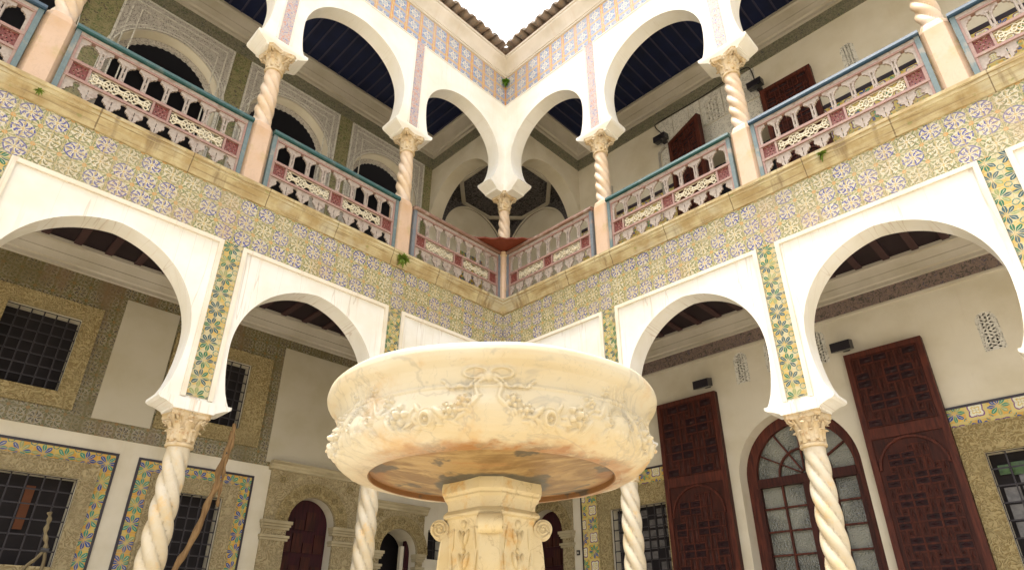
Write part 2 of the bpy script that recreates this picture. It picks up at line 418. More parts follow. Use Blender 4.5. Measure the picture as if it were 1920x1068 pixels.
# ------------------------------------------------------------------ mesh helper in wall coordinates (s along wall, d depth behind its face, z up)
def WL(p): return Vector((-p[1], -p[0], p[2]))
def WR(p): return Vector((p[0], p[1], p[2]))
def WI(p): return Vector(p)
FR = {'L': WL, 'R': WR, None: WI}
class MB:
    def __init__(s, frame=None): s.v = []; s.f = []; s.fr = frame
    def box(s, s0, s1, d0, d1, z0, z1):
        b = len(s.v)
        for z in (z0, z1):
            for (x, d) in ((s0, d0), (s1, d0), (s1, d1), (s0, d1)): s.v.append((x, d, z))
        s.f += [(b, b+1, b+2, b+3), (b+4, b+5, b+6, b+7), (b, b+1, b+5, b+4), (b+1, b+2, b+6, b+5), (b+2, b+3, b+7, b+6), (b+3, b, b+4, b+7)]
        return s
    def plate(s, outer, holes, d0, d1, axis='d', rev=False):
        """2-D outline (a,b) with holes, thickened from d0 to d1 along the given axis."""
        loops = [outer]+list(holes)
        tris = tessellate_polygon([[Vector((a, b, 0)) for a, b in L] for L in loops])
        pts = [p for L in loops for p in L]; n = len(pts); b0 = len(s.v)
        def mk(p, d): return (p[0], d, p[1]) if axis == 'd' else ((d, p[0], p[1]) if axis == 's' else (p[0], p[1], d))
        s.v += [mk(p, d0) for p in pts]+[mk(p, d1) for p in pts]
        for t in tris:
            if len(set(t)) < 3: continue
            s.f.append(tuple(b0+i for i in t)); s.f.append(tuple(b0+n+i for i in t))
        k = b0
        for L in loops:
            m_ = len(L)
            for i in range(m_):
                j = (i+1) % m_; s.f.append((k+i, k+j, k+j+n, k+i+n))
            k += m_
        return s
    def mitre(s, prof, s1, s0=None):
        """closed profile (d,z) swept along s; starts on the corner mitre s=-d unless s0 is given"""
        n = len(prof); b = len(s.v)
        s.v += [((-d if s0 is None else s0), d, z) for d, z in prof]+[(s1, d, z) for d, z in prof]
        for i in range(n): j = (i+1) % n; s.f.append((b+i, b+j, b+j+n, b+i+n))
        tris = tessellate_polygon([[Vector((d, z, 0)) for d, z in prof]])
        for t in tris: s.f.append(tuple(b+i for i in t)); s.f.append(tuple(b+n+i for i in t))
        return s
    def rings(s, rings, cap=True, closed=True):
        b = len(s.v); m_ = len(rings[0])
        for r in rings: s.v += [tuple(p) for p in r]
        for i in range(len(rings)-1):
            for j in range(m_ if closed else m_-1):
                k = (j+1) % m_; s.f.append((b+i*m_+j, b+i*m_+k, b+(i+1)*m_+k, b+(i+1)*m_+j))
        if cap:
            s.f.append(tuple(b+j for j in range(m_))); e = b+(len(rings)-1)*m_; s.f.append(tuple(e+j for j in range(m_)))
        return s
    def lathe(s, cx, cy, prof, n=32, cap=True):
        return s.rings([[(cx+r*cos(2*pi*i/n), cy+r*sin(2*pi*i/n), z) for i in range(n)] for r, z in prof], cap)
    def tube(s, pts, rad, n=8):
        pts = [Vector(p) for p in pts]; R = []
        for i, p in enumerate(pts):
            t = (pts[min(i+1, len(pts)-1)]-pts[max(i-1, 0)]).normalized()
            a = t.cross(Vector((0, 0, 1)) if abs(t.z) < .9 else Vector((1, 0, 0))).normalized(); b = t.cross(a)
            r = rad[i] if isinstance(rad, (list, tuple)) else rad
            R.append([tuple(p+a*(r*cos(2*pi*k/n))+b*(r*sin(2*pi*k/n))) for k in range(n)])
        return s.rings(R)
    def ball(s, c, r, nu=8, nv=5):
        return s.rings([[(c[0]+r*sin(pi*(j+.02)/nv if j < nv else pi*.995)*cos(2*pi*i/nu), c[1]+r*sin(pi*(j+.02)/nv if j < nv else pi*.995)*sin(2*pi*i/nu), c[2]+r*cos(pi*j/nv)) for i in range(nu)] for j in range(nv+1)])
    def build(s, name, mat, parent=None, smooth=None, loc=None, bevel=None):
        fr = FR[s.fr]
        root = parent
        off = Vector((0, 0, 0))
        while root is not None: off += root.location; root = root.parent
        if parent is None and loc is not None: off = Vector(loc)
        me = bpy.data.meshes.new(name)
        me.from_pydata([tuple(fr(p)-off) for p in s.v], [], s.f); me.update()
        bm = bmesh.new(); bm.from_mesh(me); bmesh.ops.recalc_face_normals(bm, faces=bm.faces); bm.to_mesh(me); bm.free()
        # uv in metres from wall coordinates
        uvl = me.uv_layers.new(name='UVMap')
        nl = len(me.loops); vi = np.empty(nl, dtype=np.int32); me.loops.foreach_get('vertex_index', vi)
        P = np.array(s.v, dtype=np.float64)
        lt = np.empty(len(me.polygons), dtype=np.int32); me.polygons.foreach_get('loop_total', lt)
        nr = np.empty(len(me.polygons)*3); me.polygons.foreach_get('normal', nr); nr = nr.reshape(-1, 3)
        if s.fr == 'L': nr = np.stack([-nr[:, 1], -nr[:, 0], nr[:, 2]], 1)
        ax = np.repeat(np.abs(nr).argmax(1), lt); Q = P[vi]
        u = np.where(ax == 0, Q[:, 1]+Q[:, 0], Q[:, 0]); v = np.where(ax == 2, Q[:, 1], Q[:, 2])
        uvl.data.foreach_set('uv', np.stack([u, v], 1).ravel().astype(np.float32))
        if smooth is not None:
            me.polygons.foreach_set('use_smooth', [True]*len(me.polygons))
            if smooth > 0: me.set_sharp_from_angle(angle=radians(smooth))
        me.materials.append(mat)
        o = bpy.data.objects.new(name, me); COL.objects.link(o)
        if parent is not None: o.parent = parent
        elif loc is not None: o.location = loc
        return o
def tag(o, label=None, cat=None, group=None, kind=None):
    if label: o['label'] = label
    if cat: o['category'] = cat
    if group: o['group'] = group
    if kind: o['kind'] = kind
    return o
def thing(name, label, cat, loc=(0, 0, 0), group=None):
    o = bpy.data.objects.new(name, None); COL.objects.link(o); o.location = loc; o.empty_display_size = .2
    return tag(o, label, cat, group)
def copy_tree(o, parent=None):
    c = o.copy(); COL.objects.link(c); c.parent = parent
    for ch in list(o.children): copy_tree(ch, c)
    return c

def horseshoe(a, b, hf, hw, zf, zw, e=.03, n=30, zlow=None, cusp=.03):
    """points of an arch opening between piers centred on a and b, right foot to left foot (over the crown)"""
    c = (a+b)/2; W = (b-a)/2-hw[1]; Wl = (b-a)/2-hw[0]
    R = W+e; pts = []
    def low(sgn, Wd, hfoot, hww):
        out = []
        for i in range(8):
            t = i/8; z = zf+(zw-zf)*t; x = Wd-(hfoot-hww)*(1-t)**2.2 - cusp*max(0, 1-t*5)
            out.append((c+sgn*x, z))
        return out
    right = low(1, W, hf[1], hw[1])
    th_end = math.acos(e/R)
    for i in range(n+1):
        th = th_end*i/n; right.append((c-e+R*cos(th), zw+R*sin(th)))
    left = low(-1, Wl, hf[0], hw[0]); Rl = Wl+e; th_end = math.acos(e/Rl); zc = right[-1][1]
    la = []
    for i in range(n+1):
        th = th_end*i/n; la.append((c+e-Rl*cos(th), zw+Rl*sin(th)*(zc-zw)/(Rl*sin(th_end))))
    return right+la[::-1][1:]+left[::-1]

def arch_hole(c, w, z0, zs, e=.0, n=20):
    """plain arched hole: centre c, half width w, bottom z0, springing zs"""
    p = [(c-w, z0), (c+w, z0)]
    R = w+e; te = math.acos(e/R) if e else pi/2
    for i in range(n+1):
        th = te*i/n; p.append((c-e+R*cos(th), zs+R*sin(th)))
    for i in range(n-1, -1, -1):
        th = te*i/n; p.append((c+e-R*cos(th), zs+R*sin(th)))
    return p
def rect(s0, s1, z0, z1): return [(s0, z0), (s1, z0), (s1, z1), (s0, z1)]

S = {'L': [0, 2.41, 5.00, 7.55, 10.1], 'R': [0, 2.43, 5.04, 7.60, 10.2]}
SIDE = {'L': 'left', 'R': 'right'}
T = .32; DB = 2.6
ZS0, ZS1, ZTR = 6.85, 7.12, 6.105
ZB0, ZB1 = 12.22, 13.06
END = {'L': 10.5, 'R': 10.6}

# ------------------------------------------------------------------ arcaded court facades
CORN = [(0, ZB1), (-.035, ZB1+.01), (-.035, ZB1+.05), (-.055, ZB1+.06), (-.055, ZB1+.09), (-.075, ZB1+.13), (-.10, ZB1+.20), (-.14, ZB1+.27), (-.19, ZB1+.32),
        (-.20, ZB1+.34), (-.20, ZB1+.38), (-.225, ZB1+.39), (-.225, ZB1+.44), (T, ZB1+.44), (T, ZB1)]
for side in 'LR':
    ss = S[side]; end = END[side]
    f = thing('arcade_facade', 'tiled two storey front with white horseshoe arches, on the %s of the court corner' % SIDE[side], 'facade')
    s00 = 0 if side == 'R' else -T
    # lower arch wall
    def wall_outline(zf, zw, ztop, pier_hf, pier_hw, corner_hf, corner_hw, e):
        pts = [(s00, ztop), (s00, zf)]
        for i in range(len(ss)-1):
            hf = (corner_hf if i == 0 else pier_hf, pier_hf); hw = (corner_hw if i == 0 else pier_hw, pier_hw)
            o = horseshoe(ss[i], ss[i+1], hf, hw, zf, zw, e)
            pts += o[::-1]
        pts += [(end, zf), (end, ztop)]
        return pts[::-1]
    MB(side).plate(wall_outline(3.90, 4.70, ZS0, .38, .245, .40, .21, .085), [], 0, T).build('lower_arch_wall', MT['plaster'], f, 35)
    MB(side).plate(wall_outline(9.86, 10.64, ZB1+.02, .385, .265, .42, .19, .02), [], 0, T).build('upper_arch_wall', MT['plaster_up'], f, 35)
    # wall block between floors behind the sill, tile band and tiled pilasters
    MB(side).box(s00, end, .005, T, ZS0, ZS1-.01).build('parapet_base', MT['plaster'], f)
    MB(side).box(0, end, -.012, .0, ZTR, ZS0).build('tile_band', MT['medal'], f)
    for i, sc in enumerate(ss[1:]):
        MB(side).box(sc-.125, sc+.125, -.010, .001, 3.98, ZTR).build('tile_pilaster', MT['palm'], f)
        MB(side).box(sc-.088, sc+.088, -.010, .001, 9.98, ZB0).build('speckled_tile_pilaster', MT['speck'], f)
    # raised plaster borders of each arch panel
    for i in range(len(ss)-1):
        a = ss[i]+(.128 if i else .03); b = ss[i+1]-.128
        m_ = MB(side); w = .055
        if i: m_.plate([(a, 3.96), (a+w, 3.96), (a+w, ZTR-w), (b-w, ZTR-w), (b-w, 3.96), (b, 3.96), (b, ZTR), (a, ZTR)], [], -.035, -.001)
        else: m_.plate([(a, ZTR-w), (b-w, ZTR-w), (b-w, 3.96), (b, 3.96), (b, ZTR), (a, ZTR)], [], -.035, -.001)
        m_.build('panel_border', MT['trim'], f)
        a = ss[i]+(.11 if i else .012); b = ss[i+1]-.11; w = .022; zt = ZB0-.01
        m_ = MB(side)
        if i: m_.plate([(a, 10.0), (a+w, 10.0), (a+w, zt-w), (b-w, zt-w), (b-w, 10.0), (b, 10.0), (b, zt), (a, zt)], [], -.014, -.001)
        else: m_.plate([(a, zt-w), (b-w, zt-w), (b-w, 10.0), (b, 10.0), (b, zt), (a, zt)], [], -.014, -.001)
        m_.build('thin_panel_border', MT['plaster_up'], f)
    MB(side).box(.0, end, -.012, .0, ZB0, ZB1).build('upper_tile_band', MT['frieze'], f)
    # sill and roof cornice, mitred at the corner
    SP = [(0, ZS0-.002), (-.035, ZS0+.005), (-.045, ZS0+.05), (-.05, ZS0+.055), (-.06, ZS0+.10), (-.085, ZS0+.135), (-.095, ZS0+.16), (-.105, ZS0+.165), (-.105, ZS0+.215), (-.12, ZS0+.225), (-.12, ZS1), (T+.06, ZS1), (T+.06, ZS1-.03), (0, ZS1-.03)]
    MB(side).mitre(SP, end).build('sill_course', MT['sill'], f)
    MB(side).mitre(CORN, end).build('roof_cornice', MT['cornice'], f, 30)
    BR = [(-.17, ZB1+.442), (-.185, ZB1+.50), (-.17, ZB1+.545), (T, ZB1+.545), (T, ZB1+.442)]
    MB(side).mitre(BR, end).build('brick_eaves_course', MT['brick'], f)
    # pier feet (impost blocks) over each capital
    for zf, z1, hh, hc in ((3.90, 3.80, .40, .225), (9.86, 9.72, .405, .235)):
        for i, sc in enumerate(ss[1:]):
            m_ = MB(side); R = []
            up = zf > 5
            prof = [(hh+.012, zf+.035), (hh+.012, zf-.0), (hh-.02, zf-.022), (hc+.10, zf-.035), (hc+.05, zf-.06), (hc+.01, z1+.02), (hc, z1)] if not up else \
                   [(hh+.012, zf+.05), (hh+.012, zf), (hh-.015, zf-.03), (hc+.02, z1+.035), (hc+.02, z1+.01), (hc-.01, z1)]
            R = []
            for h, z in prof:
                k = (h-hc)/(hh-hc); d0 = -.028-.035*max(0, k) if up else -.05; d1 = T+.02+.03*k
                R.append([(sc-h, d0, z), (sc+h, d0, z), (sc+h, d1, z), (sc-h, d1, z)])
            m_.rings(R)
            if not up: m_.box(sc-.215, sc+.215, -.066, .05, 3.795, 3.93)
            m_.build('pier_foot', MT['plaster'] if not up else MT['plaster_up'], f)
# corner impost blocks, shared by both fronts: belong to the left facade
    if side == 'L':
        for zf, z1, up in ((3.90, 3.80, 0), (9.86, 9.70, 1)):
            m_ = MB(None)
            R = []
            for h, z in ((.43, zf+.04), (.43, zf), (.41, zf-.03), (.27, z1+.035), (.25, z1)):
                k = (h-.25)/.18
                # L-shaped footprint: arms along both walls, chamfered inner corner towards the court
                a = .03+.015*k
                if up or 1: R.append([(-T-.05*k, T+.05*k, z), (-T-.05*k, -h, z), (a, -h, z), (a, -a, z), (h, -a, z), (h, T+.05*k, z)])
            m_.rings(R).build('pier_foot', MT['plaster_up' if up else 'plaster'], f)
    # roof tiles along the eaves
    n = int((end-.3)/.232)
    m_ = MB(side); m2 = MB(side)
    def gutter(mb, sc, up, r, d0, d1, z0, z1, jit):
        R = []
        for d, z in ((d0, z0), (d1, z1)):
            out = [(sc+jit+(r+.012)*cos(a), d, z+(r+.012)*sin(a)*up) for a in [pi*k/8 for k in range(9)]]
            inn = [(sc+jit+r*.86*cos(a), d, z+r*.86*sin(a)*up) for a in [pi*k/8 for k in range(8, -1, -1)]]
            R.append(out+inn)
        mb.rings(R)
    for i in range(n):
        sc = .42+i*.232; j = random.uniform(-.012, .012); dz = random.uniform(-.008, .008)
        gutter(m_, sc, 1, .090, -.335+random.uniform(-.015, .015), .35, ZB1+.60+dz, ZB1+.72, j)
        gutter(m2, sc+.116, -1, .086, -.36+random.uniform(-.015, .015), .35, ZB1+.66+dz, ZB1+.78, j)
    m_.build('cover_roof_tiles', MT['rooftile'], f, 40); m2.build('channel_roof_tiles', MT['rooftile'], f, 40)
    if side == 'L':
        m_ = MB(None)
        dv = Vector((1, -1, 0)).normalized(); pv = Vector((1, 1, 0)).normalized()
        for off, up in ((0, -1), (-.13, 1), (.13, 1)):
            R = []
            for t, z in ((.40 if up < 0 else .36, ZB1+.62), (-.3, ZB1+.76)):
                c = Vector((0, 0, z+(.03 if up > 0 else .05)))+dv*t+pv*off
                R.append([tuple(c+pv*(.085*cos(pi*k/8))+Vector((0, 0, .085*sin(pi*k/8)*up))) for k in range(9)]+[tuple(c+pv*(.07*cos(pi*k/8))+Vector((0, 0, .07*sin(pi*k/8)*up))) for k in range(8, -1, -1)])
            m_.rings(R)
        m_.build('valley_roof_tiles', MT['rooftile'], f, 40)

# ------------------------------------------------------------------ roof over the galleries (keeps them in shade)
m_ = MB(None)
for side in 'LR':
    mm = MB(side); mm.mitre([(.1, ZB1+.55), (.3, ZB1+.60), (3.2, ZB1+1.2), (3.2, ZB1+.45), (.1, ZB1+.45)], END[side], -3.2 if side == 'L' else .33)
    tag(mm.build('gallery_roof', MT['rooftile']), 'low tiled roof slope hidden above the %s gallery eaves' % SIDE[side], 'roof')

# ------------------------------------------------------------------ twisted columns
def capital_mesh(z0, z1, r, half):
    """acanthus capital: bell, two rows of curling leaves, four corner scrolls, hollow sided abacus"""
    m_ = MB(None); H = z1-z0
    m_.lathe(0, 0, [(r*1.02, z0-.04), (r*1.22, z0-.032), (r*1.26, z0-.015), (r*1.2, z0+.002), (r*1.0, z0+.008), (r*1.0, z0+.05), (r*1.08, z0+H*.4), (r*1.35, z0+H*.72), (r*1.55, z1-.07)], 28)
    # abacus
    ab = []
    for q in range(4):
        a0 = pi/2*q+pi/4
        c = Vector((cos(a0), sin(a0)))*half*1.36; p = Vector((-sin(a0), cos(a0)))*.03
        ab += [tuple(c-p), tuple(c+p)]
        am = a0+pi/4; mid = Vector((cos(am), sin(am)))*half*.84
        ab.append(tuple(mid))
    m_.rings([[(x*k, y*k, z) for x, y in ab] for k, z in ((.94, z1-.07), (1.0, z1-.055), (1.0, z1-.03), (.97, z1-.025), (1.04, z1-.004), (1.04, z1))])
    def leafm(ang, zb, zt, rb, out, wid):
        n = 9; L, Rr, Cc = [], [], []
        ca, sa = cos(ang), sin(ang); rows = []
        for i in range(n):
            t = i/(n-1)
            z = zb+(zt-zb)*min(1, t*1.25) - max(0, t-.8)*(zt-zb)*.9
            rr = rb+.012+out*(t**2.6)
            w = wid*(.75+.45*sin(pi*min(1, t*1.1)))*(1 if i % 2 else .78)*(1-max(0, t-.85)*3)
            row = []
            for k, b in ((-1, -.008), (-.5, .006), (0, .014), (.5, .006), (1, -.008)):
                x = rr+b; y = k*w
                row.append((x*ca-y*sa, x*sa+y*ca, z))
            for k in (1, -1):
                x = rr-.016; y = k*w*.9
                row.append((x*ca-y*sa, x*sa+y*ca, z-.004))
            rows.append(row)
        m_.rings(rows)
    for k in range(8): leafm(2*pi*k/8+pi/8, z0+.01, z0+H*.48, r*1.0, r*.42, .042)
    for k in range(8): leafm(2*pi*k/8, z0+H*.12, z0+H*.74, r*1.06, r*.72, .046)
    for k in range(4):          # corner scrolls
        a = pi/4+pi/2*k; c = Vector((cos(a), sin(a), 0)); p = Vector((-sin(a), cos(a), 0))
        for sg in (-1, 1):
            pts = []; rad = []
            for i in range(17):
                t = i/16
                if t < .4:
                    q = t/.4; P_ = c*(r*1.15+(half*1.05-r*1.15)*q**1.3)+Vector((0, 0, z0+H*.45+(H*.40-.0)*q))
                else:
                    q = (t-.4)/.6; ang = pi/2-q*2*pi*1.15; rr = .045*(1-q*.65)
                    P_ = c*(half*1.05+rr*cos(ang)*1.0)+Vector((0, 0, z0+H*.80+rr*sin(ang)))
                pts.append(P_+p*sg*.022*(1.3-t*.4)); rad.append(.017*(1-.35*t))
            m_.tube(pts, rad, 6)
    for k in range(4):          # flower on each side of the abacus
        a = pi/2*k; cx, cy = cos(a)*half*.86, sin(a)*half*.86
        m_.ball((cx, cy, z1-.05), .034, 8, 5)
        for j in range(5):
            b = 2*pi*j/5; m_.ball((cx-sin(a)*.032*cos(b), cy+cos(a)*.032*cos(b), z1-.05+.032*sin(b)), .019, 6, 4)
    return m_
def shaft_mesh(z0, z1, R0, R1, lobes=4, turn=1.08, zt=None):
    m_ = MB(None); R = []; n = 64; nz = int((z1-z0)/.028)
    for j in range(nz+1):
        t = j/nz; z = z0+(z1-z0)*t
        rad = R0+(R1-R0)*t+.010*sin(pi*t)
        am = .33*min(1, (1-t)*(z1-z0)/.16, t*(z1-z0)/.10)
        ph = z*2*pi/turn
        R.append([(rad*(1-am+am*1.22*abs(cos(lobes/2*(2*pi*i/n+ph)))**.6)*cos(2*pi*i/n), rad*(1-am+am*1.22*abs(cos(lobes/2*(2*pi*i/n+ph)))**.6)*sin(2*pi*i/n), z) for i in range(n)])
    return m_.rings(R)
def csq(h, c, z, cx=0, cy=0):
    return [(cx+x, cy+y, z) for x, y in ((h, -h+c), (h, h-c), (h-c, h), (-h+c, h), (-h, h-c), (-h, -h+c), (-h+c, -h), (h-c, -h))]

# lower column prototype
where_low = {('L', 1): 'behind the left edge of the fountain bowl', ('L', 2): 'on the left, in front of the palmette framed window', ('L', 3): 'at the far left side arch, beyond the dark barred window',
             ('R', 1): 'behind the right edge of the fountain bowl', ('R', 2): 'on the right, in front of the arched glass window', ('R', 3): 'at the far right side arch, beyond the right door leaf'}
proto = thing('twisted_column', 'x', 'column', (0, 0, 0), 'twisted marble columns of the ground floor arcade')
shaft_mesh(.34, 3.41, .142, .122).build('shaft', MT['column'], proto, 50)
capital_mesh(3.44, 3.80, .122, .20).build('capital', MT['capital'], proto, 40)
MB(None).rings([csq(.21, .001, .02), csq(.21, .001, .14), csq(.20, .001, .15)]).lathe(0, 0, [(.19, .15), (.20, .19), (.18, .23), (.155, .25), (.16, .29), (.145, .34)], 32).build('base', MT['column'], proto, 40)
first = True
for side in 'LR':
    for i in (1, 2, 3, 4):
        c = proto if first else copy_tree(proto); first = False
        p = FR[side]((S[side][i], T/2, 0)); c.location = p
        c.rotation_euler.z = 0 if side == 'R' else pi/2
        if i < 4: c['label'] = 'twisted marble column with acanthus capital '+where_low[(side, i)]
        else: c['label'] = 'twisted marble column farthest along the %s arcade, outside the main view' % SIDE[side]
c = copy_tree(proto); c.location = (-T/2+.03, T/2-.03, 0); c['label'] = 'twisted marble column in the inner court corner, hidden behind the fountain pedestal'
# upper columns: stone post, twisted shaft, capital
where_up = {('L', 1): 'first to the left of the inner corner', ('L', 2): 'second to the left of the inner corner, between two wide balustrades', ('L', 3): 'at the top left edge of the picture',
            ('R', 1): 'first to the right of the inner corner', ('R', 2): 'second to the right of the inner corner, beside the blue handrail', ('R', 3): 'at the top right edge of the picture'}
protoU = thing('upper_twisted_column', 'x', 'column', (0, 0, 0), 'twisted columns of the upper gallery')
MB(None).rings([csq(.165, .055, ZS1), csq(.165, .055, 8.12), csq(.15, .055, 8.20), csq(.13, .05, 8.24)]).build('stone_post', MT['post'], protoU)
shaft_mesh(8.22, 9.34, .128, .112, 4, .92).build('shaft', MT['column_up'], protoU, 50)
capital_mesh(9.37, 9.72, .112, .205).build('capital', MT['capital'], protoU, 40)
first = True
for side in 'LR':
    for i in (1, 2, 3, 4):
        c = protoU if first else copy_tree(protoU); first = False
        c.location = FR[side]((S[side][i], .10, 0)); c.rotation_euler.z = 0 if side == 'R' else pi/2
        if i < 4: c['label'] = 'upper gallery column on a pinkish stone post, '+where_up[(side, i)]
        else: c['label'] = 'upper gallery column farthest along the %s side, outside the main view' % SIDE[side]
cc = thing('upper_twisted_column', 'slim twisted column on a pale post in the inner corner, above the orange red board', 'column', (-.10, .10, 0), 'twisted columns of the upper gallery')
for ch in protoU.children:
    if ch.name.startswith('stone_post'): continue
    k = ch.copy(); COL.objects.link(k); k.parent = cc
cc.scale = (.92, .92, 1)
MB(None).rings([csq(.105, .035, ZS1, .07, -.07), csq(.105, .035, 8.06, .07, -.07), csq(.125, .04, 8.09, .07, -.07), csq(.125, .04, 8.16, .07, -.07), csq(.16, .04, 8.17, .0, .0), csq(.13, .04, 8.25, .0, .0)]).build('stone_post', MT['post'], cc)

# ------------------------------------------------------------------ balustrades
def keyhole(a, b, z0, z1, low=False):
    """stepped opening with a small round knob on top"""
    c = (a+b)/2; h = (b-a)/2; H = z1-z0
    r = []
    if not low: steps = [(1, 0), (1, .62), (.86, .66), (.86, .72), (.62, .75), (.62, .80), (.30, .83), (.22, .87)]
    else: steps = [(1, 0), (1, .22), (.80, .30), (.80, .42), (.52, .48), (.52, .56), (.30, .60), (.24, .68)]
    for k, t in steps: r.append((c+h*k, z0+H*t))
    kr = H*(.075 if not low else .15); zc = z0+H*(.925 if not low else .84)
    for i in range(7):
        a_ = -pi/4+ (pi*1.5)*i/6; r.append((c+kr*1.1*cos(a_), zc+kr*sin(a_)))
    for k, t in steps[::-1]: r.append((c-h*k, z0+H*t))
    return r
def balustrade(side, a, b, label, rail_mat, n, edge_mat='lblue', fancy=True, plain_low=False):
    """panelled wooden balustrade between two posts"""
    d = -.03
    t = thing('balustrade', label, 'balustrade', FR[side](((a+b)/2, d, ZS1)), 'painted wooden balustrades of the upper gallery')
    z0 = ZS1+.004
    for e0 in (a, b-.055): MB(side).box(e0, e0+.055, d-.045, d+.045, z0, 8.10).build('edge_strip', MT[edge_mat], t)
    a1, b1 = a+.057, b-.057
    for z, h in ((z0, .012), (7.385, .036), (7.63, .040), (8.02, .026)):
        MB(side).box(a1, b1, d-.034, d+.034, z, z+h).build('rail', MT['pink'], t)
    for e0 in (a1, b1-.028): MB(side).box(e0, e0+.028, d-.030, d+.030, z0+.013, 8.045).build('jamb', MT['pink'], t)
    mid = []
    w = b1-a1-.056; red = .20 if fancy else .18
    rs = [a1+.028, a1+.028+(w-red)/2, b1-.028-red]
    for r0 in rs:
        for e in (r0-.0, r0+red): MB(side).box(e-.013, e+.013, d-.028, d+.028, 7.422, 7.629).build('stile', MT['pink'], t)
    MB(side).box(a1, b1, d-.036, d+.036, 8.047, 8.098).build('top_rail', MT['pale'], t)
    # handrail
    MB(side).mitre([(d-.07, 8.10), (d-.08, 8.12), (d-.07, 8.17), (d, 8.185), (d+.07, 8.17), (d+.08, 8.12), (d+.07, 8.10)], b+.01, a-.01).build('handrail', MT[rail_mat], t)
    # upper row
    cw = (b1-a1-.056)/n
    hol = []; sl = []
    for i in range(n):
        x0 = a1+.028+i*cw
        hol.append(keyhole(x0+.030, x0+cw-.030, 7.682, 8.03))
        if i: sl += [rect(x0-.006, x0+.006, 7.74, 7.82), rect(x0-.006, x0+.006, 7.845, 7.925)]
    MB(side).plate(rect(a1+.02, b1-.02, 7.672, 8.044), hol+sl, d-.016, d+.016).build('arched_panel', MT['pale'], t)
    for i in range(1, n):          # coupled colonnettes in relief on the panel
        x0 = a1+.028+i*cw
        MB(side).plate([(x0-.024, 7.70), (x0-.014, 7.70), (x0-.014, 7.935), (x0+.014, 7.935), (x0+.014, 7.70), (x0+.024, 7.70), (x0+.024, 7.94), (x0+.030, 7.95), (x0+.030, 7.965), (x0-.030, 7.965), (x0-.030, 7.95), (x0-.024, 7.94)], [], d-.026, d-.0165).build('colonnette', MT['pale'], t)
    hol = []; sl = []
    for i in range(n):
        x0 = a1+.028+i*cw
        hol.append(keyhole(x0+.022, x0+cw-.022, 7.137, 7.372, True))
        if i: sl += [rect(x0-.005, x0+.005, 7.19, 7.25), rect(x0-.005, x0+.005, 7.27, 7.33)]
    MB(side).plate(rect(a1+.02, b1-.02, z0+.0125, 7.384), hol+sl, d-.014, d+.014).build('low_arched_panel', MT['pale'], t)
    # red squares
    for r0 in rs:
        x0, x1 = r0+.013, r0+red-.013
        hs = []
        nx, nz = 5, 4
        for i in range(nx):
            for j in range(nz):
                cx = x0+.025+(x1-x0-.05)*(i+.5)/nx; cz = 7.435+.185*(j+.5)/nz; rr = .010
                if (i+j) % 2: hs.append([(cx+rr*cos(q*pi/2), cz+rr*1.3*sin(q*pi/2)) for q in range(4)])
        m_ = MB(side); m_.plate(rect(x0, x1, 7.422, 7.629), hs, d-.006, d+.010)
        m_.build('red_fretwork', MT['red'], t)
    # white scroll lattices: crossing wavy ribbons
    for k in range(2):
        x0 = rs[k]+red+.016; x1 = rs[k+1]-.016; m_ = MB(side); zc = 7.525; L = x1-x0
        nw = max(4, round(L/.115))
        for ph, A in ((0, .066), (pi, .066), (pi/2, .035), (-pi/2, .035)):
            N = nw*12; top = []; bot = []
            for i in range(N+1):
                x = x0+.008+(L-.016)*i/N; z = zc+A*sin(2*pi*nw/2*i/N*1.0+ph)+ .018*sin(2*pi*nw*i/N+ph)
                top.append((x, z+.0105)); bot.append((x, z-.0105))
            m_.plate(top+bot[::-1], [], d-.010-.002*(ph == 0)-.004*(A < .05), d+.008)
        for i in range(nw):
            x = x0+L*(i+.5)/nw
            ring = [(x+.030*cos(q*pi/6), zc+.030*sin(q*pi/6)) for q in range(12)]; inn = [(x+.016*cos(q*pi/6), zc+.016*sin(q*pi/6)) for q in range(12)]
            m_.plate(ring, [inn], d-.018, d+.004)
        for z in (zc-.100, zc+.092): m_.box(x0, x1, d-.006, d+.006, z, z+.007)
        m_.build('scroll_lattice', MT['lattice'], t)
    return t
sL, sR = S['L'], S['R']; pw = .168
balustrade('L', .15, sL[1]-pw, 'short weathered balustrade with a bare wooden handrail, left of the inner corner post', 'brownrail', 8, 'greyb')
balustrade('L', sL[1]+pw, sL[2]-pw, 'painted balustrade with a teal handrail between the two nearest columns on the left side', 'teal', 8)
balustrade('L', sL[2]+pw, sL[3]-pw, 'widest left balustrade under the big carved stucco arch, teal handrail peeling at one end', 'teal', 8)
balustrade('L', sL[3]+pw, sL[4]-pw, 'balustrade cut by the top left edge of the picture', 'bluep', 8)
balustrade('R', .15, sR[1]-pw, 'short weathered balustrade with a reddish brown handrail, right of the inner corner post', 'brownrail', 8, 'greyb')
balustrade('R', sR[1]+pw, sR[2]-pw, 'painted balustrade with a bright teal handrail, in front of the angled open door leaf', 'teal', 8)
balustrade('R', sR[2]+pw, sR[3]-pw, 'painted balustrade with a blue handrail, below the small wall grille on the right', 'bluep', 8)
balustrade('R', sR[3]+pw, sR[4]-pw, 'balustrade cut by the top right edge of the picture', 'bluep', 8)

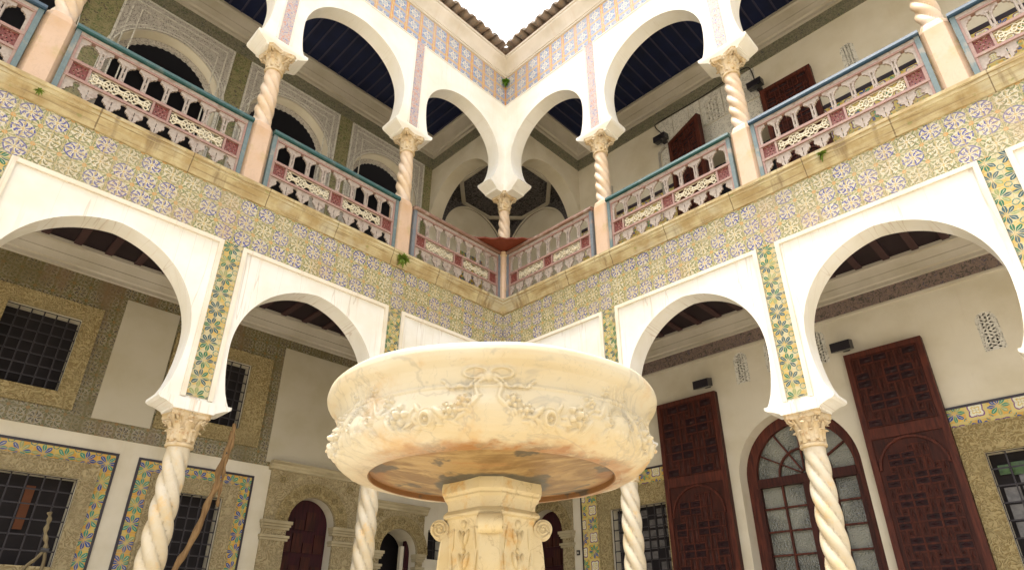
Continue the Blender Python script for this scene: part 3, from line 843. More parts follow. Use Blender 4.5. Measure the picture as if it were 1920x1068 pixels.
# orange red corner board lying over the handrails
m_ = MB(None)
P_ = [(.02, -.92), (.09, -.80), (.15, -.74), (.21, -.70), (.25, -.60), (.34, -.52), (.41, -.50), (.46, -.38), (.55, -.33), (.60, -.25), (.70, -.20), (.74, -.09), (.90, -.02), (.93, .03), (.1, .06), (-.06, -.10)]
m_.plate(P_, [], 8.19, 8.215, axis='z'); m_.plate([(.10, -.62), (.50, -.20), (.62, -.14), (.06, -.80)], [], 8.215, 8.228, axis='z')
tag(m_.build('corner_board', MT['board'], None, None, (0, 0, 8.235)), 'broken orange red triangular board laid across the inner corner of the handrails', 'board')

# ------------------------------------------------------------------ back walls of the galleries
ZC0, ZC1 = 6.24, 6.60       # lower cornice; ceiling
UC0, UC1 = 12.20, 12.65     # upper cornice; ceiling
# lower ceiling + upper floor slab, upper ceiling
for side in 'LR':
    e = END[side]
    t = thing('gallery_ceiling', 'dark plum beamed ceiling of the ground floor gallery on the %s' % SIDE[side], 'ceiling', FR[side]((5, 1.4, ZC1)))
    MB(side).box(0 if side == 'R' else -.0, e, T+.002, DB, ZC1, ZS1-.12).build('boards', MT['ceil_low'], t)
    first = None
    for i in range(26):
        s = .35+i*.40
        if first is None: first = MB(side).box(s-.05, s+.05, T+.004, DB-.002, ZC1-.035, ZC1-.002).build('beam', MT['beam_low'], t)
        else:
            k = first.copy(); COL.objects.link(k); k.parent = t; k.location = FR[side]((i*.40, 0, 0))
    t = thing('gallery_ceiling', 'navy blue boarded ceiling of the upper gallery on the %s' % SIDE[side], 'ceiling', FR[side]((5, 1.4, UC1)))
    MB(side).box(0 if side == 'R' else 0, e, T+.002, DB, UC1, UC1+.12).build('boards', MT['ceil_up'], t)
    first = None
    for i in range(42):
        if first is None: first = MB(side).box(.30-.016, .30+.016, T+.004, DB-.002, UC1-.022, UC1-.002).build('batten', MT['beam_up'], t)
        else:
            k = first.copy(); COL.objects.link(k); k.parent = t; k.location = FR[side]((i*.245, 0, 0))
tag(MB(None).box(-DB, 0, 0, DB, ZC1+.002, ZS1-.12).build('gallery_ceiling', MT['ceil_low'], None, None, (-1.3, 1.3, 6.6)), 'plain dark ceiling over the ground floor corner bay behind the fountain', 'ceiling')
m_ = MB(None); m_.box(-DB, 0, -10.4, DB, ZS1-.118, ZS1-.03); m_.box(0.001, 10.6, .0, DB, ZS1-.118, ZS1-.03)
tag(m_.build('upper_floor', MT['sill'], None, None, (0, 0, 7.0)), 'stone floor', 'floor', kind='structure')

def cornice_strip(side, s0, s1, z0, z1, proj, parent, name='cornice'):
    h = z1-z0
    pr_ = [(DB, z0), (DB-proj*.25, z0+.01), (DB-proj*.25, z0+h*.18), (DB-proj*.4, z0+h*.22), (DB-proj*.5, z0+h*.42), (DB-proj*.55, z0+h*.46), (DB-proj*.55, z0+h*.52), (DB-proj*.85, z0+h*.80), (DB-proj, z0+h*.84), (DB-proj, z1), (DB, z1)]
    return MB(side).mitre(pr_, s1, s0).build(name, MT['moulding'], parent, 30)

def bars(side, s0, s1, z0, z1, d, nx, nz, r, parent, name='grille', mat='iron', knots=True):
    m_ = MB(side)
    for i in range(nx+1):
        s = s0+(s1-s0)*i/nx; m_.box(s-r, s+r, d-r, d+r, z0, z1)
    for j in range(nz+1):
        z = z0+(z1-z0)*j/nz; m_.box(s0, s1, d-r*.8-.004, d+r*.8-.004, z-r, z+r)
    if knots:
        for i in range(1, nx):
            for j in range(1, nz): m_.ball((s0+(s1-s0)*i/nx, d-.004, z0+(z1-z0)*j/nz), r*2.1, 6, 4)
    return m_.build(name, MT[mat], parent, 40)

def window(side, hole, parent, surround=None, mat='carved', border=None, border_mat='palm_win', line=.035, nx=6, nz=7, depth=.22, label=None):
    s0, s1, z0, z1 = hole
    w = MB(side).box(s0-.02, s1+.02, DB+depth, DB+depth+.03, z0-.02, z1+.02).build('window', MT['dark'], parent)  # near-black plate painted as the unlit inside behind the bars
    if label: w['label'] = label
    bars(side, s0, s1, z0, z1, DB+.06, nx, nz, .0085, w)
    if surround:
        a, b, c, e = surround
        MB(side).plate(rect(a, b, c, e), [rect(s0, s1, z0, z1)], DB-.035, DB+.002).build('stone_surround', MT[mat], w)
        k = .02
        m_ = MB(side); m_.plate(rect(a-.012, b+.012, c-.012, e+.012), [rect(a+k, b-k, c+k, e-k)], DB-.050, DB+.001); m_.plate(rect(s0-k, s1+k, z0-k, z1+k), [rect(s0+.001, s1-.001, z0+.001, z1-.001)], DB-.046, DB+.001)
        m_.build('surround_moulding', MT[mat], w)
    if border:
        a2, b2, c2, e2 = border; a, b, c, e = surround
        MB(side).plate(rect(a2, b2, c2, e2), [rect(a-.0115, b+.0115, c-.0115, e+.0115)], DB-.016, DB+.001).build('tile_border', MT[border_mat], w)
        MB(side).plate(rect(a2-line, b2+line, c2-line, e2+line), [rect(a2, b2, c2, e2)], DB-.018, DB+.001).build('black_line', MT['black_line'], w)
    return w

# ---- left back wall
BL = thing('gallery_back_wall', 'gallery back wall on the left with small green brown tiles, plaster plaques and carved stone windows', 'wall', FR['L']((5, DB, 0)))
e = END['L']
w1, w2 = (5.95, 6.83, 4.46, 5.55), (3.44, 4.34, 4.47, 5.58)
w3, w4 = (5.39, 7.02, 2.27, 3.37), (3.46, 4.32, 2.20, 3.38)
w5 = (8.3, 9.2, 4.46, 5.55)
ws = (-.93, -.56, 2.78, 3.31)
p1 = arch_hole(1.935, .435, .02, 3.14); p2 = arch_hole(.13, .42, .02, 2.84)
low = [rect(*w) for w in (w1, w2, w3, w4, w5, ws)]+[p1, p2]
MB('L').plate(rect(-3.1, e, 0, ZC1+.02), low, DB, DB+.5).build('lower_wall', MT['plaster_in'], BL)
MB('L').box(-3.1, e, DB+.85, DB+.9, 0, ZC1).build('unlit_room_sheet', MT['dark'], BL)  # flat dark sheet painted as the shade of an unlit room
# tile field of the upper half of the ground floor
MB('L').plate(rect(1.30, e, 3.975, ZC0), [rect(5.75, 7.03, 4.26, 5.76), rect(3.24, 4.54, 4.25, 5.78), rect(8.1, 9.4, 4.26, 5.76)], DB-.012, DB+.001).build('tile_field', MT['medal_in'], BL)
for a, b, c, d_ in ((4.72, 5.48, 4.20, 6.055), (1.42, 2.90, 4.04, 6.07), (7.2, 7.95, 4.2, 6.05)):
    MB('L').box(a, b, DB-.035, DB-.013, c, d_).build('plaster_plaque', MT['plaque'], BL)
window('L', w1, BL, (5.74, 7.04, 4.26, 5.76), label='square barred window at the upper left of the ground floor')
window('L', w2, BL, (3.10, 4.68, 4.24, 5.76), label='barred window partly hidden by the left column')
window('L', w5, BL, (8.1, 9.4, 4.26, 5.76))
w = window('L', w3, BL, (5.20, 7.21, 2.05, 3.57), 'carved_grey', (5.035, 7.38, 1.85, 3.745), nx=9, nz=6, label='wide low barred window at the bottom left corner')
MB('L').box(5.80, 5.90, DB+.15, DB+.17, 2.70, 3.24).build('orange_cloth', MT['curtain'], w)
window('L', w4, BL, (3.26, 4.52, 1.98, 3.58), 'carved_grey', (3.07, 4.71, 1.80, 3.745), nx=6, nz=7, label='low barred window behind the left column')
window('L', ws, BL, nx=2, nz=3, label='small dark window between the stone portal and the fountain pedestal')
cornice_strip('L', -DB, e, ZC0, ZC1-.01, .22, BL)
def portal(side, c, w, zs, s0, s1, ztop, parent, door=True, tag_=None, hoff=.0):
    """carved stone doorway: slab with arched opening, voussoir ring with rosettes, imposts, cornice"""
    h = arch_hole(c, w, .02, zs); d0 = DB-.05
    p = MB(side).plate(rect(s0, s1, .02, ztop-.12), [h], d0, DB+.001).build('stone_portal', MT['carved_grey'], parent)
    if tag_: p['label'] = tag_
    cor = [(d0, ztop-.14), (d0-.03, ztop-.13), (d0-.03, ztop-.10), (d0-.06, ztop-.07), (d0-.06, ztop-.05), (d0-.10, ztop-.02), (d0-.10, ztop), (DB, ztop), (DB, ztop-.14)]
    MB(side).mitre(cor, s1+.05, s0-.05).build('portal_cornice', MT['portal'], p)
    ro = arch_hole(c, w+.20, zs, zs); m_ = MB(side)
    R1 = [(c+(w+.23)*cos(pi*i/24), zs+(w+.23)*sin(pi*i/24)) for i in range(25)]; R0 = [(c+(w+.008)*cos(pi*i/24), zs+(w+.008)*sin(pi*i/24)) for i in range(24, -1, -1)]
    m_.plate(R1+R0, [], d0-.02, d0); m_.build('voussoir_ring', MT['carved'], p, 30)
    m_ = MB(side)
    for i in range(9):
        a = pi*(i+.5)/9; rr = .055 if i != 4 else .085; cx, cz = c+(w+.12)*cos(a), zs+(w+.12)*sin(a)
        m_.plate([(cx+rr*cos(q*pi/6), cz+rr*sin(q*pi/6)) for q in range(12)], [[(cx+rr*.72*cos(q*pi/6), cz+rr*.72*sin(q*pi/6)) for q in range(12)]], d0-.045, d0-.021)
        for q in range(6): m_.ball((cx+rr*.42*cos(q*pi/3), d0-.024, cz+rr*.42*sin(q*pi/3)), rr*.26, 6, 4)
        m_.ball((cx, d0-.03, cz), rr*.25, 6, 4)
    for sg in (-1, 1):
        cx, cz, rr = c+sg*(w+.20), zs+w+.22, .06
        cx = max(s0+.09, min(s1-.09, cx))
        m_.plate([(cx+rr*cos(q*pi/6), cz+rr*sin(q*pi/6)) for q in range(12)], [[(cx+rr*.7*cos(q*pi/6), cz+rr*.7*sin(q*pi/6)) for q in range(12)]], d0-.03, d0-.001)
        m_.ball((cx, d0-.01, cz), rr*.35, 6, 4)
    m_.build('rosettes', MT['carved'], p, 40)
    m_ = MB(side)
    for a, b in ((s0-.03, c-w+.05), (c+w-.05, s1+.03)):
        for k, (z0, z1, pj) in enumerate(((zs-.05, zs, .07), (zs-.09, zs-.052, .045), (zs-.13, zs-.092, .02), (zs-.26, zs-.22, .045), (zs-.30, zs-.262, .02))):
            m_.box(a-pj*.5+.02, b+pj*.5-.02, d0-pj, DB+.06, z0, z1)
    m_.build('imposts', MT['portal'], p)
    if door:
        dd = MB(side).box(c-w-.02, c+w+.02, DB+.22, DB+.27, .02, zs+w+.02).build('door', MT['door_in'], p)
        m_ = MB(side)
        for j in range(9):
            z = .2+j*.36
            for i in range(4):
                x0 = c-w+.04+i*(2*w-.08)/4; x1 = x0+(2*w-.08)/4-.02
                if hypot(max(abs(x0-c), abs(x1-c)), max(0, z+.34-zs)) < w-.03 or z+.34 < zs: m_.box(x0+.01, x1, DB+.195, DB+.219, z, z+(.30 if (i+j) % 2 else .16))
        m_.build('door_panels', MT['wood'], p)
    return p
portal('L', 1.935, .435, 3.14, 1.10, 2.77, 4.07, BL, tag_='carved stone portal with an arched dark red door')
pp = portal('L', .13, .42, 2.84, -.42, .70, 3.70, BL, door=False, tag_='smaller carved portal opening onto a dark room')
MB('L').box(-.20, -.12, DB+.25, DB+.32, 0, 3.0).build('door_leaf', MT['plaster_in'], pp)
MB('L').box(-.30, -.202, DB+.20, DB+.30, 0, 3.2).build('door_leaf', MT['door_in'], pp)
# upper storey of the left back wall
ac = [(5.99, .90, 10.42), (3.67, .90, 10.55), (1.30, .86, 10.55), (8.4, .9, 10.5)]
ups = [arch_hole(c, w, ZS1, zz, .02) for c, w, zz in ac]
MB('L').plate(rect(-3.1, e, ZC1+.02, 13.3), ups, DB, DB+.27).build('upper_wall', MT['plaster_in'], BL, 30)
MB('L').box(-3.1, e, DB+2.3, DB+2.35, ZC1, 13.3).build('unlit_upper_room_sheet', MT['dark_up'], BL)  # blue-black sheet gives the arches their shade by colour
MB('L').plate(rect(0.02, e, ZS1, 11.88), [arch_hole(c, w+.06, ZS1+.01, zz, .02) for c, w, zz in ac], DB-.010, DB+.001).build('tile_field', MT['green_tile'], BL)
MB('L').box(.0, e, DB-.022, DB+.001, 11.882, UC0).build('dark_tile_frieze', MT['dark_tile'], BL)
cornice_strip('L', -.0, e, UC0, UC1-.01, .30, BL)
for c, w, zz in ac:
    a, b = c-1.02, c+1.02
    if c > 5: a, b = c-.97, c+.97
    base = MB('L').plate([(a, ZS1+.02), (c-w-.015, ZS1+.02)]+arch_hole(c, w+.015, ZS1+.02, zz, .02)[::-1][:-1]+[(b, ZS1+.02), (b, 11.84), (a, 11.84)], [], DB-.035, DB-.011).build('stucco_panel', MT['stucco'], BL, 30)
    m_ = MB('L')
    for k, (i0, i1) in enumerate(((.0, .035), (.13, .155), (.28, .30))):
        m_.plate([(a+i0, 9.4), (a+i0, 11.84-i0), (b-i0, 11.84-i0), (b-i0, 9.4), (b-i1, 9.4), (b-i1, 11.84-i1), (a+i1, 11.84-i1), (a+i1, 9.4)], [], DB-.050, DB-.036)
    m_.build('panel_mouldings', MT['stucco_w'], base)
    m_ = MB('L')
    for r0, r1, dd in ((.016, .035, .046), (.085, .10, .044)):
        o = arch_hole(c, w+r1, 9.4, zz, .02)[1:]; i_ = arch_hole(c, w+r0, 9.4, zz, .02)[1:]
        m_.plate(o+[(c-w-r1, 9.4), (c-w-r0, 9.4)]+i_[::-1], [], DB-dd, DB-.036)
    m_.build('archivolt', MT['stucco_w'], base, 30)
    # scalloped inner edge deep in the reveal
    pts_o = []; pts_i = []
    N = 46
    for i in range(N+1):
        th = pi*i/N; pts_o.append((c+(w+.05)*cos(th), zz+(w+.08)*sin(th))); rr = w-.10-(.022 if i % 2 else 0); pts_i.append((c+rr*cos(th), zz+(rr+.03)*sin(th)))
    pts_o = [(c+w+.05, ZS1+.3)]+pts_o+[(c-w-.05, ZS1+.3)]; pts_i = [(c+w-.12, ZS1+.3)]+pts_i+[(c-w+.12, ZS1+.3)]
    MB('L').plate(pts_o+pts_i[::-1], [], DB+.22, DB+.269).build('scalloped_edge', MT['stucco'], base)

MB('L').box(-3.1, e, DB+.28, DB+2.29, 12.6, 12.7).build('upper_room_ceiling', MT['dark_up'], BL)
# ---- right back wall
BR_ = thing('gallery_back_wall', 'cream plaster gallery back wall on the right with tall red carved doors and pierced grilles', 'wall', FR['R']((5, DB, 0)))
e = END['R']
r_win = (6.31, 7.55, 2.10, 3.57); l_win = (.30, 1.53, 2.10, 3.58)
niche = arch_hole(3.89, .945, .3, 3.74, .03); p3 = arch_hole(-1.35, .48, .02, 3.30)
gr = [(3.295, 5.335), (3.86, 5.40), (4.62, 5.30), (6.83, 4.87), (7.6, 4.87)]
def gh(s, z): return arch_hole(s, .125, z, z+.44, 0, 8)
low = [rect(*r_win), rect(*l_win), niche, p3]+[gh(*g) for g in gr]
MB('R').plate(rect(-3.1, e, 0, ZC1+.02), low, DB, DB+.5).build('lower_wall', MT['plaster_in'], BR_, 30)
MB('R').box(-3.1, e, DB+.85, DB+.9, 0, ZC1).build('unlit_room_sheet', MT['dark'], BR_)  # dark backing sheet, room shade put into its colour
MB('R').box(-.4, e, DB-.014, DB+.001, 6.0, ZC0).build('brown_tile_frieze', MT['dark_tile_low'], BR_)
MB('R').mitre([(DB, 5.955), (DB-.03, 5.965), (DB-.035, 5.998), (DB, 5.999)], e, -.4).build('grey_string_course', MT['moulding'], BR_)
cornice_strip('R', -DB+.2, e, ZC0, ZC1-.01, .22, BR_)
def grille_panel(side, s, z, parent, w=.125, h=.44, arched=True):
    m_ = MB(side); pts = []
    rnd = random.Random(int(s*100)+int(z*10))
    out = arch_hole(s, w, z, z+h, 0, 8) if arched else rect(s-w, s+w, z, z+h)
    hs = []
    nx = 5; nz = int((h+w)/.05)
    top = z+h+(w if arched else 0)
    for i in range(nx):
        for j in range(nz):
            cx = s-w+2*w*(i+.5)/nx+rnd.uniform(-.004, .004); cz = z+(top-z)*(j+.5)/nz+(.012 if i % 2 else -.012)
            if arched and hypot(cx-s, max(0, cz-z-h)) > w-.03: continue
            if not (z+.02 < cz < top-.02): continue
            a0 = rnd.uniform(0, pi); rx, rz = .013, .023
            k = [(cx+rx*cos(a)*cos(a0)-rz*sin(a)*sin(a0), cz+rx*cos(a)*sin(a0)+rz*sin(a)*cos(a0)) for a in [2*pi*q/6 for q in range(6)]]
            hs.append(k)
    m_.plate(out, hs, DB+.004, DB+.03)
    return m_.build('pierced_grille', MT['stucco_w'], parent)
for g in gr: grille_panel('R', g[0], g[1], BR_)
w = window('R', r_win, BR_, (6.06, 7.75, 1.9, 3.93), 'carved', (6.045, 7.98, 1.7, 4.19), 'palm_star', .035, nx=6, nz=7, label='barred window with star tile border beside the right hand door leaf')
m_ = MB('R')
for i in range(6):
    for j in range(6):
        if (i+j*3) % 4 != 3: m_.box(6.36+i*.2, 6.36+i*.2+.17, DB+.19, DB+.2, 2.12+j*.21, 2.12+j*.21+.18)
m_.build('grey_panes', MT['grey_gl'], w)
m_ = MB('R'); m_.box(6.375, 6.49, DB+.17, DB+.18, 3.30, 3.42); m_.box(6.52, 6.70, DB+.17, DB+.18, 3.28, 3.44); m_.box(6.73, 6.95, DB+.17, DB+.18, 3.28, 3.44)
m_.build('green_panes', MT['green_gl'], w)
w = window('R', l_win, BR_, (.02, 1.80, 1.9, 3.93), 'carved', (-.38, 2.1, 1.7, 4.19), 'palm_star', .035, nx=8, nz=8, label='barred window with star tile border between the pedestal and the left hand door leaf')
m_ = MB('R')
for i in range(7):
    for j in range(8):
        if (i*2+j*3) % 5 != 4: m_.box(.33+i*.17, .33+i*.17+.135, DB+.19, DB+.2, 2.12+j*.18, 2.12+j*.18+.14)
m_.build('grey_panes', MT['grey_gl'], w)
portal('R', -1.35, .48, 3.30, -2.25, -.62, 4.20, BR_, tag_='stone portal with a plain dark red arched door, right of the pedestal')
# glazed arched door in its niche
g = MB('R').plate(arch_hole(3.89, .95, .3, 3.74, .03), [], DB+.36, DB+.37).build('glazed_door', MT['glass'], BR_)
g['label'] = 'arched glass door with a fanlight and pebbled panes'
m_ = MB('R'); ca, cw_ = 3.89, .82
m_.plate(arch_hole(ca, .97, .3, 3.74, .03), [arch_hole(ca, .77, .36, 3.76, .02)], DB+.27, DB+.34)
m_.build('arched_frame', MT['wood_hi'], g, 30)
m_ = MB('R')
m_.box(ca-.77, ca+.77, DB+.25, DB+.345, 3.60, 3.74)
m_.box(ca-.05, ca+.05, DB+.26, DB+.345, .3, 3.6)
for sx in (-1, 1): m_.box(ca+sx*.775-.03, ca+sx*.775+.03, DB+.265, DB+.348, .3, 3.6)
m_.build('door_stiles', MT['wood'], g)
m_ = MB('R')
for sx in (-1, 1):
    m_.box(ca+sx*.40-.014, ca+sx*.40+.014, DB+.30, DB+.35, .3, 3.6)
for z in (3.27, 2.92, 2.57, 2.20, 1.85, 1.5, 1.1): m_.box(ca-.77, ca+.77, DB+.302, DB+.352, z-.013, z+.013)
for k in range(1, 6):
    a = pi*k/6; p0 = Vector((ca, 3.74)); d_ = Vector((cos(a), sin(a))); q = Vector((-d_.y, d_.x))*.012
    A = p0+d_*.05; B = p0+d_*.80
    m_.plate([tuple(A-q), tuple(B-q), tuple(B+q), tuple(A+q)], [], DB+.30+k*.001, DB+.35)
m_.plate([(ca+.42*cos(pi*i/20), 3.74+.42*sin(pi*i/20)) for i in range(21)]+[(ca+.395*cos(pi*i/20), 3.74+.395*sin(pi*i/20)) for i in range(20, -1, -1)], [], DB+.295, DB+.349)
m_.build('glazing_bars', MT['wood_hi'], g)

def carved_leaf(side, s0, s1, z0, z1, parent, hx=None, d=DB-.11, name='door_leaf', split=None, label=None, frame=None):
    """tall door leaf: stiles, pinwheel of raised panels with diamonds, arched lower field"""
    t = frame or (lambda p: p)
    class MM(MB):
        def build(s, *a, **k):
            s.v = [t(p) for p in s.v]; return MB.build(s, *a, **k)
    w = s1-s0; th = .09
    body = MM(side).box(s0, s1, d, d+th, z0, z1).build(name, MT['wood'], parent)
    if label: body['label'] = label
    split = split or z0+(z1-z0)*.62
    st = .085
    m_ = MM(side)
    m_.box(s0, s0+st, d-.022, d-.001, z0, z1); m_.box(s1-st, s1, d-.022, d-.001, z0, z1)
    m_.box(s0+st, s1-st, d-.022, d-.001, z1-st, z1); m_.box(s0+st, s1-st, d-.022, d-.001, z0, z0+st)
    m_.box(s0+st, s1-st, d-.022, d-.001, split-.10, split+.06)
    m_.build('stiles', MT['wood_hi'], body)
    fr = MM(side); pn = MM(side); dk = MM(side)
    def field(a, b, c, e, inside=lambda x, z: True):
        U = (b-a)/9.0; nb = 3; nv = int((e-c)/(3*U))
        V = (e-c)/(nv*3)
        for i in range(nb):
            for j in range(nv):
                bx, bz = a+i*3*U, c+j*3*V
                for k, (x, z, ww, hh) in enumerate(((0, 0, 2, 1), (2, 0, 1, 2), (1, 2, 2, 1), (0, 1, 1, 2), (1, 1, 1, 1))):
                    if (i+j) % 2: x = 3-x-ww
                    xa, xb, za, zb = bx+x*U, bx+(x+ww)*U, bz+z*V, bz+(z+hh)*V
                    if not (inside(xa, za) and inside(xb, zb) and inside(xa, zb) and inside(xb, za)): continue
                    g_ = .010
                    fr.plate(rect(xa+.002, xb-.002, za+.002, zb-.002), [rect(xa+g_, xb-g_, za+g_, zb-g_)], d-.020, d-.001)
                    tgt = dk if k in (0, 2) else pn
                    xm, zm = (xa+xb)/2, (za+zb)/2; hx_, hz_ = (xb-xa)/2-g_-.012, (zb-za)/2-g_-.012
                    tgt.box(xa+g_+.001, xb-g_-.001, d-.006, d-.001, za+g_+.001, zb-g_-.001)
                    b_ = len(tgt.v)
                    tgt.v += [(xm-hx_, d-.0062, zm), (xm, d-.0062, zm-hz_), (xm+hx_, d-.0062, zm), (xm, d-.0062, zm+hz_), (xm, d-.024, zm)]
                    tgt.f += [(b_, b_+1, b_+4), (b_+1, b_+2, b_+4), (b_+2, b_+3, b_+4), (b_+3, b_, b_+4)]
    field(s0+st+.01, s1-st-.01, split+.07, z1-st-.01)
    zl = z0+st+.01; ztop = split-.14; cxm = (s0+s1)/2; rad = w/2-st-.045; zc = ztop-rad
    field(s0+st+.05, s1-st-.05, zl, ztop, lambda x, z: hypot(x-cxm, max(0, z-zc)) < rad+.005 or z < zc)
    ring_o = [(cxm+(rad+.03)*cos(pi*i/24), zc+(rad+.03)*sin(pi*i/24)) for i in range(25)]; ring_i = [(cxm+rad*cos(pi*i/24), zc+rad*sin(pi*i/24)) for i in range(24, -1, -1)]
    fr.plate(ring_o+ring_i, [], d-.030, d-.001)
    for i in range(26):
        a_ = pi*i/25; fr.ball((cxm+(rad+.034)*cos(a_), d-.02, zc+(rad+.034)*sin(a_)), .011, 5, 3)
    fr.build('battens', MT['wood_hi'], body); pn.build('carved_panels', MT['wood'], body); dk.build('dark_carved_panels', MT['wood_dk'], body)
    return body
carved_leaf('R', 1.60, 2.79, 1.60, 5.29, BR_, split=3.86, label='tall carved door leaf left of the glazed arch')
carved_leaf('R', 4.98, 6.045, 1.60, 5.29, BR_, split=4.05, label='tall carved door leaf right of the glazed arch, with an arched lower panel')
# upper storey of the right back wall
updoor = rect(3.02, 4.66, ZS1+.01, 10.38)
g_up = (6.33, 10.62)
MB('R').plate(rect(-3.1, e, ZC1+.02, 13.3), [updoor, gh(*g_up), rect(3.52, 3.81, 11.12, 11.66)], DB, DB+.5).build('upper_wall', MT['plaster_in'], BR_)
MB('R').box(-3.1, e, DB+.9, DB+.95, ZC1, 13.3).build('unlit_upper_room_sheet', MT['dark_up'], BR_)  # blue-black backing sheet painted as unlit depth behind the openings
MB('R').box(.0, e, DB-.022, DB+.001, 11.882, UC0).build('dark_tile_frieze', MT['dark_tile'], BR_)
cornice_strip('R', 0, e, UC0, UC1-.01, .30, BR_)
grille_panel('R', g_up[0], g_up[1], BR_, .125, .44)
# white carved stucco around the upper door
m_ = MB('R')
for a, b, c, d_ in ((2.36, 2.72, 11.09, 11.86), (2.74, 3.12, 11.09, 11.86), (3.14, 3.40, 11.09, 11.86), (3.93, 4.16, 11.09, 11.86), (4.18, 4.66, 11.09, 11.86), (2.36, 3.30, 10.42, 11.05), (3.32, 4.10, 10.42, 11.05), (4.12, 4.66, 10.42, 11.05)):
    m_.box(a, b, DB-.025, DB+.001, c, d_)
m_.plate(rect(3.42, 3.91, 11.09, 11.86), [rect(3.52, 3.81, 11.12, 11.66)], DB-.025, DB+.001)
m_.build('stucco_panel', MT['stucco_w'], BR_)
m_ = MB('R'); hs = []
for i in range(4):
    for j in range(7):
        cx = 3.52+.29*(i+.5)/4; cz = 11.12+.54*(j+.5)/7; r_ = .026 if (i+j) % 2 else .018
        hs.append([(cx+r_*cos(2*pi*q/6), cz+r_*1.15*sin(2*pi*q/6)) for q in range(6)])
m_.plate(rect(3.521, 3.809, 11.121, 11.659), hs, DB+.0, DB+.03); m_.build('pierced_grille', MT['stucco_w'], BR_)
# dado of star tiles with black line
for a, b in ((.0, 2.95), (4.73, e)):
    MB('R').box(a, b, DB-.014, DB+.001, ZS1, 9.98).build('tile_dado', MT['palm_star'], BR_)
    MB('R').box(a, b, DB-.022, DB+.001, 9.981, 10.07).build('black_line', MT['black_line'], BR_)
carved_leaf('R', 4.70, 5.69, ZS1+.1, 11.08, BR_, split=9.4, label='upper door leaf folded flat against the wall')
ang = atan2(-.37, .92)
def swing(p):
    x = p[0]-2.60; y = p[1]-(DB-.11)
    return (2.60+x*cos(ang)-y*sin(ang), DB-.11+x*sin(ang)+y*cos(ang), p[2])
carved_leaf('R', 2.60, 3.58, ZS1+.1, 11.08, BR_, split=9.4, label='upper door leaf standing ajar', frame=swing)

# ------------------------------------------------------------------ upper corner bay: two cross arches and an octagonal dome
t = thing('corner_bay', 'vaulted corner bay of the upper gallery with octagonal dark painted ceiling', 'vault', (-1.3, 1.3, ZS1))
# cross walls
hL = arch_hole(-1.49, 1.085, ZS1+.01, 10.30, .03)
hL2 = [(-2.574 if abs(x+2.575) < .01 else x, z) for x, z in hL]
hc = [q for q in hL[2:]]
cross = [(-DB+.001, 12.9), (-DB+.001, ZS1), hL[0]]+hL[2:][::-1]
cross = [(-DB+.001, 12.9), (-DB+.001, ZS1), (hL[0][0], ZS1)]+hc[::-1]+[(hc[0][0]-.015, 9.86), (-T-.001, 9.86), (-T-.001, 12.9)]
MB('R').plate(cross, [], .002, .36).build('cross_arch_wall', MT['plaster_in'], t, 30)
MB('L').plate(cross, [], .002, .36).build('cross_arch_wall', MT['plaster_in'], t, 30)
MB('R').box(-DB, -T, -.018, .001, 11.882, UC0).build('dark_tile_frieze', MT['dark_tile'], t)
MB('L').box(-DB, -T, -.018, .001, 11.882, UC0).build('dark_tile_frieze', MT['dark_tile'], t)
def cst(side):
    z0, z1, proj = UC0, UC1-.01, .28; h = z1-z0
    return MB(side).mitre([(0, z0), (-proj*.25, z0+.01), (-proj*.25, z0+h*.18), (-proj*.4, z0+h*.22), (-proj*.5, z0+h*.42), (-proj*.55, z0+h*.52), (-proj*.85, z0+h*.80), (-proj, z0+h*.84), (-proj, z1), (0, z1)], -T, -DB).build('cornice', MT['moulding'], t, 30)
cst('R'); cst('L')
ZD = 11.42
cx0, cy0, ap = -1.48, 1.48, 1.08
def octo(a, z): 
    R = a/cos(pi/8); return [(cx0+R*cos(pi/8+pi/4*k), cy0+R*sin(pi/8+pi/4*k), z) for k in range(8)]
o8 = lambda a: [(p[0], p[1]) for p in octo(a, 0)]
MB(None).plate([(-DB+.002, .362), (-.362, .362), (-.362, DB-.002), (-DB+.002, DB-.002)], [o8(ap)], ZD, ZD+.06, axis='z').build('corner_soffit', MT['dome'], t)
m_ = MB(None)
m_.plate(o8(ap+.05), [o8(ap-.05)], ZD-.05, ZD-.001, axis='z'); m_.plate(o8(ap+.02), [o8(ap-.02)], ZD-.07, ZD-.051, axis='z')
m_.build('octagon_moulding', MT['moulding'], t)
MB(None).rings([octo(ap-.01, ZD+.0), octo(ap-.01, ZD+.35), octo(ap*.62, ZD+.75), octo(ap*.3, ZD+.86)]).build('octagon_dome', MT['dome'], t)
m_ = MB(None)
for k in range(8):
    a0 = pi/8+pi/4*k
    pts = [(cx0+(ap-.02)/cos(pi/8)*cos(a0), cy0+(ap-.02)/cos(pi/8)*sin(a0), ZD+.01), (cx0+(ap-.03)/cos(pi/8)*cos(a0), cy0+(ap-.03)/cos(pi/8)*sin(a0), ZD+.35), (cx0+ap*.60/cos(pi/8)*cos(a0), cy0+ap*.60/cos(pi/8)*sin(a0), ZD+.74), (cx0+ap*.3/cos(pi/8)*cos(a0), cy0+ap*.3/cos(pi/8)*sin(a0), ZD+.84)]
    m_.tube(pts, .028, 6)
for a, z in ((ap*.99, ZD+.35), (ap*.61, ZD+.74)):
    R = octo(a-.02, z)
    for k in range(8): m_.tube([R[k], R[(k+1) % 8]], .028, 6)
m_.build('dome_ribs', MT['moulding'], t)
